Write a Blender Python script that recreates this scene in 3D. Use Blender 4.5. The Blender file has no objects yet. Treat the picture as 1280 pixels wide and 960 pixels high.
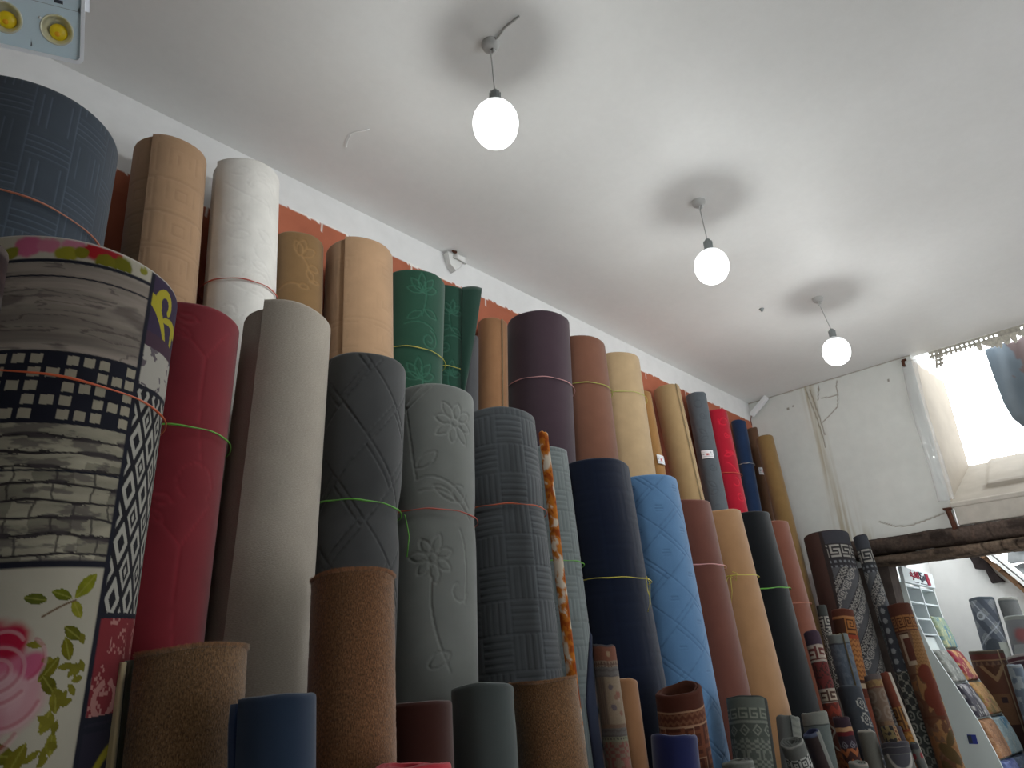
import bpy, bmesh, math, random
import numpy as np
from mathutils import Vector, Matrix

# ------------------------------------------------------------------ camera, world, exposure
SC = bpy.context.scene
COL = SC.collection
EYE = 1.55
cam_data = bpy.data.cameras.new('camera')
cam_data.sensor_width = 36.0
cam_data.lens = 863.864 / 1280 * 36.0
cam_data.clip_start = 0.02
cam = bpy.data.objects.new('camera', cam_data)
_R = Vector((0.71001, -0.70369, -0.02658)); _U = Vector((-0.258847, -0.295903, 0.919478)); _F = Vector((0.654893, 0.645958, 0.392242))
cam.matrix_world = Matrix(((_R.x, _U.x, -_F.x, 0), (_R.y, _U.y, -_F.y, 0), (_R.z, _U.z, -_F.z, EYE), (0, 0, 0, 1)))
COL.objects.link(cam)
SC.camera = cam

world = bpy.data.worlds.new('overcast_sky')
SC.world = world
world.use_nodes = True
_bg = world.node_tree.nodes['Background']
_bg.inputs['Color'].default_value = (0.93, 0.97, 1.0, 1)
_bg.inputs['Strength'].default_value = 4.6
SC.view_settings.view_transform = 'Standard'
SC.view_settings.look = 'None'
SC.view_settings.exposure = 0.0
SC.view_settings.gamma = 1.0
SC.view_settings.use_curve_mapping = False
CORE_STRENGTH = 225.0
DOME_GLOW = 1.3

# ------------------------------------------------------------------ helpers
PI = math.pi
W = 2.548        # left wall (y)
XB = 5.573       # back wall (x)
H = 3.75         # ceiling
rng = np.random.default_rng(7)

def S(r, g, b):
    """sRGB 0-255 to linear."""
    c = np.array([r, g, b], float) / 255.0
    return np.where(c <= 0.04045, c / 12.92, ((c + 0.055) / 1.055) ** 2.4)

def unit(a):
    a = np.asarray(a, float)
    return a / np.linalg.norm(a)

def tag(o, label=None, cat=None, group=None, kind=None):
    if label: o['label'] = label
    if cat: o['category'] = cat
    if group: o['group'] = group
    if kind: o['kind'] = kind
    return o

def empty(name, loc=(0, 0, 0)):
    o = bpy.data.objects.new(name, None)
    o.location = loc
    o.empty_display_size = 0.1
    COL.objects.link(o)
    return o

def mesh_obj(name, V, Fq, mats, parent=None, col=None, uv=None, midx=None, smooth=True, tris=None):
    """one mesh object from numpy arrays: V (n,3), Fq (m,4) quads, tris (k,3)."""
    V = np.asarray(V, np.float32)
    Fq = np.asarray(Fq, np.int32).reshape(-1, 4) if Fq is not None and len(Fq) else np.zeros((0, 4), np.int32)
    T = np.asarray(tris, np.int32).reshape(-1, 3) if tris is not None and len(tris) else np.zeros((0, 3), np.int32)
    me = bpy.data.meshes.new(name)
    me.vertices.add(len(V)); me.vertices.foreach_set('co', V.ravel())
    nl = Fq.size + T.size
    me.loops.add(nl)
    li = np.concatenate([Fq.ravel(), T.ravel()]).astype(np.int32)
    me.loops.foreach_set('vertex_index', li)
    me.polygons.add(len(Fq) + len(T))
    ls = np.concatenate([np.arange(len(Fq)) * 4, Fq.size + np.arange(len(T)) * 3]).astype(np.int32)
    me.polygons.foreach_set('loop_start', ls)
    if midx is not None:
        me.polygons.foreach_set('material_index', np.asarray(midx, np.int32))
    me.polygons.foreach_set('use_smooth', np.full(len(Fq) + len(T), bool(smooth)))
    if not isinstance(mats, (list, tuple)): mats = [mats]
    for m in mats: me.materials.append(m)
    if uv is not None:
        l = me.uv_layers.new(name='UVMap')
        l.data.foreach_set('uv', np.asarray(uv, np.float32)[li].ravel())
    if col is not None:
        c = np.ones((len(V), 4), np.float32); c[:, :3] = col
        a = me.color_attributes.new('Col', 'FLOAT_COLOR', 'POINT')
        a.data.foreach_set('color', c.ravel())
    me.update(calc_edges=True)
    me.validate()
    o = bpy.data.objects.new(name, me)
    COL.objects.link(o)
    if parent is not None: o.parent = parent
    return o

class MB:
    """collects simple solids into one mesh."""
    def __init__(s): s.V = []; s.F = []; s.T = []; s.n = 0
    def add(s, V, Fq=(), T=()):
        V = np.asarray(V, float)
        s.V.append(V)
        if len(Fq): s.F.append(np.asarray(Fq) + s.n)
        if len(T): s.T.append(np.asarray(T) + s.n)
        s.n += len(V); return s
    def box(s, c, d, rot=None, taper=1.0):
        x, y, z = np.asarray(d) / 2.0
        V = np.array([[-x, -y, -z], [x, -y, -z], [x, y, -z], [-x, y, -z], [-x * taper, -y * taper, z], [x * taper, -y * taper, z], [x * taper, y * taper, z], [-x * taper, y * taper, z]])
        if rot is not None: V = V @ np.asarray(rot).T
        return s.add(V + np.asarray(c), [[0, 3, 2, 1], [4, 5, 6, 7], [0, 1, 5, 4], [1, 2, 6, 5], [2, 3, 7, 6], [3, 0, 4, 7]])
    def span(s, lo, hi):
        lo = np.asarray(lo, float); hi = np.asarray(hi, float)
        return s.box((lo + hi) / 2, hi - lo)
    def lathe(s, prof, c=(0, 0, 0), n=24, axis=(0, 0, 1)):
        prof = np.asarray(prof, float); a = np.linspace(0, 2 * PI, n, endpoint=False)
        ax = unit(axis); t = unit(np.cross(ax, [1, 0, 0] if abs(ax[0]) < .9 else [0, 1, 0])); b = np.cross(ax, t)
        V = np.concatenate([np.asarray(c) + ax * z + r * (np.outer(np.cos(a), t) + np.outer(np.sin(a), b)) for r, z in prof])
        F = []
        for i in range(len(prof) - 1):
            for j in range(n):
                k = (j + 1) % n
                F.append([i * n + j, i * n + k, (i + 1) * n + k, (i + 1) * n + j])
        return s.add(V, F)
    def tube(s, pts, r, n=6, closed=False):
        pts = np.asarray(pts, float); m = len(pts)
        rr = np.full(m, r) if np.isscalar(r) else np.asarray(r, float)
        V = []
        for i in range(m):
            if closed: d = pts[(i + 1) % m] - pts[i - 1]
            else: d = pts[min(i + 1, m - 1)] - pts[max(i - 1, 0)]
            d = unit(d + 1e-9)
            t = unit(np.cross(d, [0.13, 0.21, 0.97] if abs(d[2]) < .9 else [0.9, 0.4, 0.1])); b = np.cross(d, t)
            a = np.linspace(0, 2 * PI, n, endpoint=False)
            V.append(pts[i] + rr[i] * (np.outer(np.cos(a), t) + np.outer(np.sin(a), b)))
        F = []
        for i in range(m if closed else m - 1):
            i2 = (i + 1) % m
            for j in range(n):
                k = (j + 1) % n
                F.append([i * n + j, i * n + k, i2 * n + k, i2 * n + j])
        s.add(np.concatenate(V), F)
        if not closed:
            o = s.n - m * n
            for e in (0, (m - 1) * n):
                for j in range(1, n - 1): s.T.append(np.array([[o + e, o + e + j, o + e + j + 1]]))
        return s
    def prism(s, poly, depth_vec):
        """polygon (n,3) extruded along depth_vec."""
        P = np.asarray(poly, float); n = len(P); d = np.asarray(depth_vec, float)
        F = [[i, (i + 1) % n, n + (i + 1) % n, n + i] for i in range(n)]
        T = [[0, i, i + 1] for i in range(1, n - 1)] + [[n, n + i + 1, n + i] for i in range(1, n - 1)]
        return s.add(np.concatenate([P, P + d]), F, T)
    def build(s, name, mat, parent=None, smooth=False, col=None, bevel=0.0):
        V = np.concatenate(s.V)
        F = np.concatenate(s.F) if s.F else None
        T = np.concatenate(s.T) if s.T else None
        o = mesh_obj(name, V, F, mat, parent, smooth=smooth, tris=T, col=(None if col is None else np.tile(col, (len(V), 1))))
        if bevel:
            m = o.modifiers.new('bevel', 'BEVEL'); m.width = bevel; m.segments = 2; m.limit_method = 'ANGLE'
        return o

# ------------------------------------------------------------------ materials
def new_mat(name):
    m = bpy.data.materials.new(name); m.use_nodes = True
    nt = m.node_tree; b = nt.nodes['Principled BSDF']
    return m, nt, b

def link(nt, a, b): nt.links.new(a, b)

def set_spec(b, v):
    for k in ('Specular IOR Level', 'Specular'):
        if k in b.inputs: b.inputs[k].default_value = v; return

def noise(nt, vec, scale, detail=3.0, rough=0.55):
    n = nt.nodes.new('ShaderNodeTexNoise'); n.inputs['Scale'].default_value = scale
    n.inputs['Detail'].default_value = detail; n.inputs['Roughness'].default_value = rough
    if vec is not None: link(nt, vec, n.inputs['Vector'])
    return n

def ramp(nt, fac, stops):
    r = nt.nodes.new('ShaderNodeValToRGB')
    e = r.color_ramp.elements
    while len(e) < len(stops): e.new(0.5)
    for x, (p, c) in zip(e, stops):
        x.position = p
        x.color = (c, c, c, 1) if np.isscalar(c) else (*c, 1)
    link(nt, fac, r.inputs['Fac']); return r

def mixc(nt, mode, fac, a, b):
    m = nt.nodes.new('ShaderNodeMix'); m.data_type = 'RGBA'; m.blend_type = mode
    if np.isscalar(fac): m.inputs[0].default_value = fac
    else: link(nt, fac, m.inputs[0])
    for s, v in ((m.inputs[6], a), (m.inputs[7], b)):
        if isinstance(v, (tuple, list, np.ndarray)): s.default_value = (*v[:3], 1)
        else: link(nt, v, s)
    return m.outputs[2]

def carpet_material(name, fine=900.0, lo=0.88, hi=1.1, bump=0.15, blotch=0.08, sheen=0.15, stretch=(1, 1, 1), mid=None):
    """pile fabric: vertex colour is the dyed colour; noise gives the pile grain."""
    m, nt, b = new_mat(name)
    at = nt.nodes.new('ShaderNodeVertexColor'); at.layer_name = 'Col'
    tc = nt.nodes.new('ShaderNodeTexCoord')
    mp = nt.nodes.new('ShaderNodeMapping'); mp.inputs['Scale'].default_value = stretch
    link(nt, tc.outputs['UV'], mp.inputs['Vector'])
    n1 = noise(nt, mp.outputs['Vector'], fine, 2.0)
    r1 = ramp(nt, n1.outputs['Fac'], [(0.3, lo), (0.7, hi)])
    n2 = noise(nt, tc.outputs['UV'], 9.0, 4.0)
    r2 = ramp(nt, n2.outputs['Fac'], [(0.3, 1 - blotch), (0.7, 1 + blotch)])
    c = mixc(nt, 'MULTIPLY', 1.0, at.outputs['Color'], r1.outputs['Color'])
    c = mixc(nt, 'MULTIPLY', 1.0, c, r2.outputs['Color'])
    if mid:
        n3 = noise(nt, mp.outputs['Vector'], mid[0], 3.0, 0.7)
        r3 = ramp(nt, n3.outputs['Fac'], [(0.32, mid[1]), (0.68, mid[2])])
        c = mixc(nt, 'MULTIPLY', 1.0, c, r3.outputs['Color'])
    link(nt, c, b.inputs['Base Color'])
    b.inputs['Roughness'].default_value = 0.95
    set_spec(b, 0.12)
    b.inputs['Sheen Weight'].default_value = sheen
    b.inputs['Sheen Roughness'].default_value = 0.5
    bp = nt.nodes.new('ShaderNodeBump'); bp.inputs['Strength'].default_value = bump; bp.inputs['Distance'].default_value = 0.002
    link(nt, n1.outputs['Fac'], bp.inputs['Height']); link(nt, bp.outputs['Normal'], b.inputs['Normal'])
    return m

M = {}
M['velvet'] = carpet_material('velvet_pile', sheen=0.27)
M['heather'] = carpet_material('heather_loop_pile', 420, 0.82, 1.14, 0.3, 0.05, 0.05, (0.35, 1.6, 1))
M['shaggy'] = carpet_material('shaggy_pile', 330, 0.5, 1.6, 0.7, 0.10, 0.4, (1, 0.5, 1), mid=(120, 0.82, 1.2))
M['rug'] = carpet_material('woven_rug', 700, 0.8, 1.18, 0.25, 0.08, 0.05, mid=(260, 0.85, 1.15))
M['print'] = carpet_material('printed_felt', 900, 0.93, 1.06, 0.1, 0.04, 0.03)

def simple(name, c, rough=0.6, spec=0.3, n=None, metal=0.0):
    m, nt, b = new_mat(name)
    b.inputs['Base Color'].default_value = (*c, 1); b.inputs['Roughness'].default_value = rough; set_spec(b, spec)
    b.inputs['Metallic'].default_value = metal
    if n:
        tc = nt.nodes.new('ShaderNodeTexCoord')
        t = noise(nt, tc.outputs['Object'], n[0], 5.0)
        r = ramp(nt, t.outputs['Fac'], [(0.3, tuple(c * n[1])), (0.7, tuple(np.minimum(c * n[2], 1)))])
        link(nt, r.outputs['Color'], b.inputs['Base Color'])
        bp = nt.nodes.new('ShaderNodeBump'); bp.inputs['Strength'].default_value = 0.25; bp.inputs['Distance'].default_value = 0.004
        link(nt, t.outputs['Fac'], bp.inputs['Height']); link(nt, bp.outputs['Normal'], b.inputs['Normal'])
    return m

def painted(name, rough=0.75, n=(40, 0.95, 1.04), spec=0.25, bump=0.2):
    """vertex colour times fine mottling (plaster, wood, print)."""
    m, nt, b = new_mat(name)
    at = nt.nodes.new('ShaderNodeVertexColor'); at.layer_name = 'Col'
    tc = nt.nodes.new('ShaderNodeTexCoord')
    t = noise(nt, tc.outputs['Object'], n[0], 5.0)
    r = ramp(nt, t.outputs['Fac'], [(0.3, n[1]), (0.7, n[2])])
    link(nt, mixc(nt, 'MULTIPLY', 1.0, at.outputs['Color'], r.outputs['Color']), b.inputs['Base Color'])
    b.inputs['Roughness'].default_value = rough; set_spec(b, spec)
    bp = nt.nodes.new('ShaderNodeBump'); bp.inputs['Strength'].default_value = bump; bp.inputs['Distance'].default_value = 0.004
    link(nt, t.outputs['Fac'], bp.inputs['Height']); link(nt, bp.outputs['Normal'], b.inputs['Normal'])
    return m

def string_mat(name, c):
    m = simple(name, c, 0.35, 0.5)
    return m

M['wall'] = painted('painted_plaster', 0.75, (12, 0.97, 1.03), 0.25, 0.06)
M['bark'] = painted('rough_bark', 0.9, (55, 0.7, 1.3), 0.1, 0.6)
M['plain_white'] = simple('white_plaster', S(226, 226, 224), 0.8, 0.2, (6, 0.96, 1.03))
M['room_dark'] = simple('shelved_carpets_dark', S(120, 112, 104), 0.9, 0.1, (4, 0.8, 1.2))
M['floor'] = simple('grey_floor', S(190, 186, 180), 0.7, 0.2, (5, 0.85, 1.1))
M['paper'] = painted('printed_paper', 0.55, (60, 0.98, 1.02), 0.3, 0.05)
M['white_plastic'] = simple('white_plastic', S(232, 234, 236), 0.4, 0.4)
M['grey_plastic'] = simple('grey_plastic', S(140, 146, 146), 0.5, 0.35)
M['wire'] = simple('white_wire', S(186, 186, 184), 0.5, 0.3)
M['rust'] = simple('rusty_iron', S(92, 60, 48), 0.9, 0.1, (60, 0.6, 1.3))
M['stand'] = simple('stand_grey_lacquer', S(196, 204, 202), 0.45, 0.35, (3, 0.97, 1.02))
M['stand_light'] = simple('stand_white_board', S(196, 204, 206), 0.45, 0.35)
M['red_ink'] = simple('red_ink', S(150, 40, 62), 0.6, 0.2)
M['dark_ink'] = simple('dark_ink', S(60, 66, 76), 0.6, 0.2)
M['blue_ink'] = simple('blue_ink', S(52, 62, 132), 0.6, 0.2)
M['mat_print'] = carpet_material('printed_mat', 600, 0.85, 1.15, 0.3, 0.1, 0.1, mid=(70, 0.8, 1.2))

# ceiling: white paint with faint grey smudges
m, nt, b = new_mat('ceiling_paint')
tc = nt.nodes.new('ShaderNodeTexCoord')
t1 = noise(nt, tc.outputs['Object'], 0.9, 4.0); t2 = noise(nt, tc.outputs['Object'], 30, 4.0)
r1 = ramp(nt, t1.outputs['Fac'], [(0.3, tuple(S(226, 226, 224))), (0.7, tuple(S(238, 238, 237)))])
r2 = ramp(nt, t2.outputs['Fac'], [(0.3, 0.985), (0.7, 1.01)])
link(nt, mixc(nt, 'MULTIPLY', 1.0, r1.outputs['Color'], r2.outputs['Color']), b.inputs['Base Color'])
b.inputs['Roughness'].default_value = 0.55; set_spec(b, 0.35)
M['ceiling'] = m

# lamp: a small bright core inside a clear glowing globe
m, nt, b = new_mat('lit_lamp_core')
b.inputs['Base Color'].default_value = (0.95, 0.95, 0.95, 1)
b.inputs['Emission Color'].default_value = (0.97, 1.0, 0.985, 1)
b.inputs['Emission Strength'].default_value = CORE_STRENGTH
M['core'] = m
m, nt, b = new_mat('glowing_globe')
nt.nodes.remove(b)
em = nt.nodes.new('ShaderNodeEmission'); em.inputs['Color'].default_value = (0.98, 1, 0.995, 1); em.inputs['Strength'].default_value = DOME_GLOW
tr = nt.nodes.new('ShaderNodeBsdfTransparent'); ad = nt.nodes.new('ShaderNodeAddShader')
link(nt, em.outputs[0], ad.inputs[0]); link(nt, tr.outputs[0], ad.inputs[1]); link(nt, ad.outputs[0], nt.nodes['Material Output'].inputs['Surface'])
M['bulb'] = m
# clear wrap
m, nt, b = new_mat('clear_plastic_wrap')
b.inputs['Base Color'].default_value = (0.85, 0.87, 0.87, 1); b.inputs['Roughness'].default_value = 0.12
b.inputs['Alpha'].default_value = 0.28; set_spec(b, 0.6)
M['wrap'] = m

# ------------------------------------------------------------------ pattern painting (u, v in metres on the unrolled carpet)
def sstep(e0, e1, x):
    t = np.clip((x - e0) / (e1 - e0 + 1e-12), 0, 1); return t * t * (3 - 2 * t)

def lmask(d, w):
    return 1 - sstep(w * 0.55, w * 1.25, np.abs(d))

def frac(x): return x - np.floor(x)
def saw(x): return np.abs(frac(x) - 0.5)        # 0 .. 0.5, zero at half-integers

_perm = np.random.default_rng(3).random((256, 256))
def vnoise(x, y):
    xi = np.floor(x).astype(int); yi = np.floor(y).astype(int)
    fx = x - xi; fy = y - yi; fx = fx * fx * (3 - 2 * fx); fy = fy * fy * (3 - 2 * fy)
    g = lambda a, b_: _perm[a % 256, b_ % 256]
    return (g(xi, yi) * (1 - fx) + g(xi + 1, yi) * fx) * (1 - fy) + (g(xi, yi + 1) * (1 - fx) + g(xi + 1, yi + 1) * fx) * fy
def fbm(x, y, o=4):
    s = 0; a = 0.5
    for i in range(o):
        s = s + a * vnoise(x + 17 * i, y + 31 * i); x = x * 2.03; y = y * 2.03; a *= 0.5
    return s / (1 - 0.5 ** o)

def pdist(u, v, pts, pad):
    pts = np.asarray(pts, float)
    out = np.full(u.shape, 9.0)
    lo = pts.min(0) - pad; hi = pts.max(0) + pad
    k = np.where((u > lo[0]) & (u < hi[0]) & (v > lo[1]) & (v < hi[1]))[0]
    if len(k) == 0: return out
    x = u[k]; y = v[k]; d = np.full(len(k), 9.0)
    for (ax, ay), (bx, by) in zip(pts[:-1], pts[1:]):
        ex, ey = bx - ax, by - ay
        t = np.clip(((x - ax) * ex + (y - ay) * ey) / (ex * ex + ey * ey + 1e-12), 0, 1)
        d = np.minimum(d, np.hypot(x - ax - t * ex, y - ay - t * ey))
    out[k] = d
    return out

def strokes(u, v, polys, w):
    m = np.zeros(u.shape)
    for p in polys:
        m = np.maximum(m, lmask(pdist(u, v, p, w * 2), w))
    return m

def inside(u, v, poly):
    poly = np.asarray(poly, float); r = np.zeros(u.shape, bool); n = len(poly); j = n - 1
    for i in range(n):
        xi, yi = poly[i]; xj, yj = poly[j]
        c = ((yi > v) != (yj > v)) & (u < (xj - xi) * (v - yi) / (yj - yi + 1e-12) + xi)
        r ^= c; j = i
    return r

def arc(cx, cy, r, a0, a1, n=14):
    a = np.radians(np.linspace(a0, a1, n)); return np.stack([cx + r * np.cos(a), cy + r * np.sin(a)], 1)
def spiral(cx, cy, r0, r1, a0, turns, n=26):
    a = np.radians(a0) + np.linspace(0, turns * 2 * PI, n); r = np.linspace(r0, r1, n)
    return np.stack([cx + r * np.cos(a), cy + r * np.sin(a)], 1)
def petal(cx, cy, ang, L, wd, n=10):
    t = np.linspace(0, 1, n); wv = wd * np.sin(PI * t) ** 0.8
    a = math.radians(ang); d = np.array([math.cos(a), math.sin(a)]); p = np.array([-d[1], d[0]])
    A = np.array([cx, cy]) + np.outer(t * L, d) + np.outer(wv, p)
    B = np.array([cx, cy]) + np.outer(t * L, d) - np.outer(wv, p)
    return np.concatenate([A, B[::-1]])
def flower(cx, cy, R, k=7, a0=0, inner=0.25):
    out = [arc(cx, cy, R * inner, 0, 360)]
    for i in range(k):
        a = a0 + 360 * i / k
        out.append(petal(cx + R * inner * math.cos(math.radians(a)), cy + R * inner * math.sin(math.radians(a)), a, R * (0.75 + 0.12 * (i % 2)), R * 0.2))
    return out
def bez(p0, p1, p2, n=14):
    t = np.linspace(0, 1, n)[:, None]; p0, p1, p2 = map(np.asarray, (p0, p1, p2))
    return (1 - t) ** 2 * p0 + 2 * t * (1 - t) * p1 + t * t * p2
def repeat(polys, dv, n, du=0.0):
    out = []
    for i in range(n):
        for p in polys: out.append(np.asarray(p) + np.array([du * (i % 2), dv * i]))
    return out
def sprig(x, y, s, flip=1):
    """a leafy sprig with a curl under it."""
    o = [bez((x, y + .16 * s), (x + .03 * flip * s, y + .06 * s), (x + .005 * s * flip, y), 12)]
    for i, (a, L) in enumerate(((-20, .075), (-55, .085), (-95, .09), (-130, .08), (-165, .07))):
        aa = a if flip > 0 else -180 - a
        o.append(petal(x, y + .05 * s, aa, L * s, .016 * s))
    o += [petal(x + .01 * flip * s, y + .13 * s, 20 if flip > 0 else 160, .07 * s, .015 * s), petal(x, y + .14 * s, 150 if flip > 0 else 30, .07 * s, .015 * s)]
    o.append(spiral(x + .04 * flip * s, y + .26 * s, .045 * s, .008 * s, -90, 1.6 * flip))
    o.append(bez((x - .07 * flip * s, y + .2 * s), (x, y + .17 * s), (x + .06 * flip * s, y + .21 * s)))
    return o

def grid_cell(u, v, a, b, ou=0, ov=0):
    i = np.floor((u - ou) / a).astype(int); j = np.floor((v - ov) / b).astype(int)
    return i, j, frac((u - ou) / a), frac((v - ov) / b)

def bitmap(x, y, rows):
    """sample a text bitmap with x, y in 0..1."""
    A = np.array([[int(ch) for ch in r] for r in rows]); h, w = A.shape
    return A[np.clip((y * h).astype(int), 0, h - 1), np.clip((x * w).astype(int), 0, w - 1)] > 0

KEY = ["111111110", "100000010", "101111010", "101001010", "101011010", "101000010", "101111110", "100000000", "111111110"]
SKEY = ["1111110", "1000000", "1011110", "1000010", "1111010", "0000010", "1111110"]
SCROLL = ["0011100000", "0100010000", "1001001000", "1010101001", "1001001010", "0100010100", "0011001001", "0000011110", "0000000000"]
BLOSSOM = ["0010100", "0110110", "1001001", "0110110", "1001001", "0110110", "0010100"]
CROSS = ["1000001", "0100010", "0011100", "0010100", "0011100", "0100010", "1000001"]
HOOK = ["111110", "100000", "101110", "100010", "111110", "000000"]
EIGHT = ["0111110", "1000001", "1011101", "1010101", "1011101", "1000001", "0111110"]

def mixcol(c, mask, col):
    m = np.asarray(mask, float)[:, None]
    return c * (1 - m) + np.asarray(col)[None, :] * m

def paint_plain(c):
    def f(u, v): return np.tile(c, (len(u), 1)), np.zeros(len(u))
    f.plain = True; f.base = c
    return f

def emb(c, mask_fn, depth=0.0022, tint=1.22):
    """pressed lines: tint paints in the light a groove catches or loses."""
    def f(u, v):
        m = mask_fn(u, v)
        return np.tile(c, (len(u), 1)) * (1 + (tint - 1) * m)[:, None], -depth * m  # caught light painted into the groove colour
    f.base = c
    return f

def m_basket(a, n=5, w=0.0028, ou=0.0, ov=0.0):
    def f(u, v):
        i, j, x, y = grid_cell(u, v, a, a, ou, ov)
        hz = ((i + j) % 2) == 0
        gx = np.abs(frac(x * n + .5) - .5) * a / n; gy = np.abs(frac(y * n + .5) - .5) * a / n
        d = np.where(hz, gy, gx)
        e = np.minimum(np.minimum(x, 1 - x), np.minimum(y, 1 - y)) * a
        return np.maximum(lmask(d, w), lmask(e, w * 1.1))
    return f

def m_lattice(a, b, w=0.003, dash=True, ou=0.0, ov=0.0, second=0.14):
    def f(u, v):
        p = (u - ou) / a + (v - ov) / b; q = (u - ou) / a - (v - ov) / b
        s = 1.0 / math.hypot(1 / a, 1 / b)
        d1 = (np.abs(frac(p + .5) - .5)) * s; d2 = (np.abs(frac(q + .5) - .5)) * s
        m = np.maximum(lmask(d1, w), lmask(d2, w))
        e1 = (np.abs(frac(p + .5 + second) - .5)) * s; e2 = (np.abs(frac(q + .5 + second) - .5)) * s
        gate = (frac(q * .5) > .5)
        m = np.maximum(m, lmask(e1, w) * gate); m = np.maximum(m, lmask(e2, w) * (frac(p * .5) > .5))
        if dash:
            P = np.floor(p + 0.0) + .5; Q = np.floor(q) + .5
            cx = (P + Q) / 2 * a + ou; cy = (P - Q) / 2 * b + ov
            dx = u - cx; dy = v - cy
            for k, L in ((-.012, .016), (0, .022), (.012, .016)):
                m = np.maximum(m, lmask(dy - k, w * .8) * (np.abs(dx) < L))
        return m
    return f

def m_rects(a, b, w=0.0025, ou=0.0, ov=0.0):
    def f(u, v):
        i, j, x, y = grid_cell(u, v, a, b, ou, ov)
        dx = np.abs(x - .5) * a; dy = np.abs(y - .5) * b
        ch = np.maximum(dx, dy * a / b)
        m = np.zeros(len(u))
        for rr in (.022, .05, .066):
            m = np.maximum(m, lmask(ch - rr, w) * np.where(rr == .05, (y < .7), 1))
        m = np.maximum(m, lmask(np.abs(y) * b - .006, w))
        return m
    return f

def m_strokes(polys, w=0.0032):
    return lambda u, v: strokes(u, v, polys, w)

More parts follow.
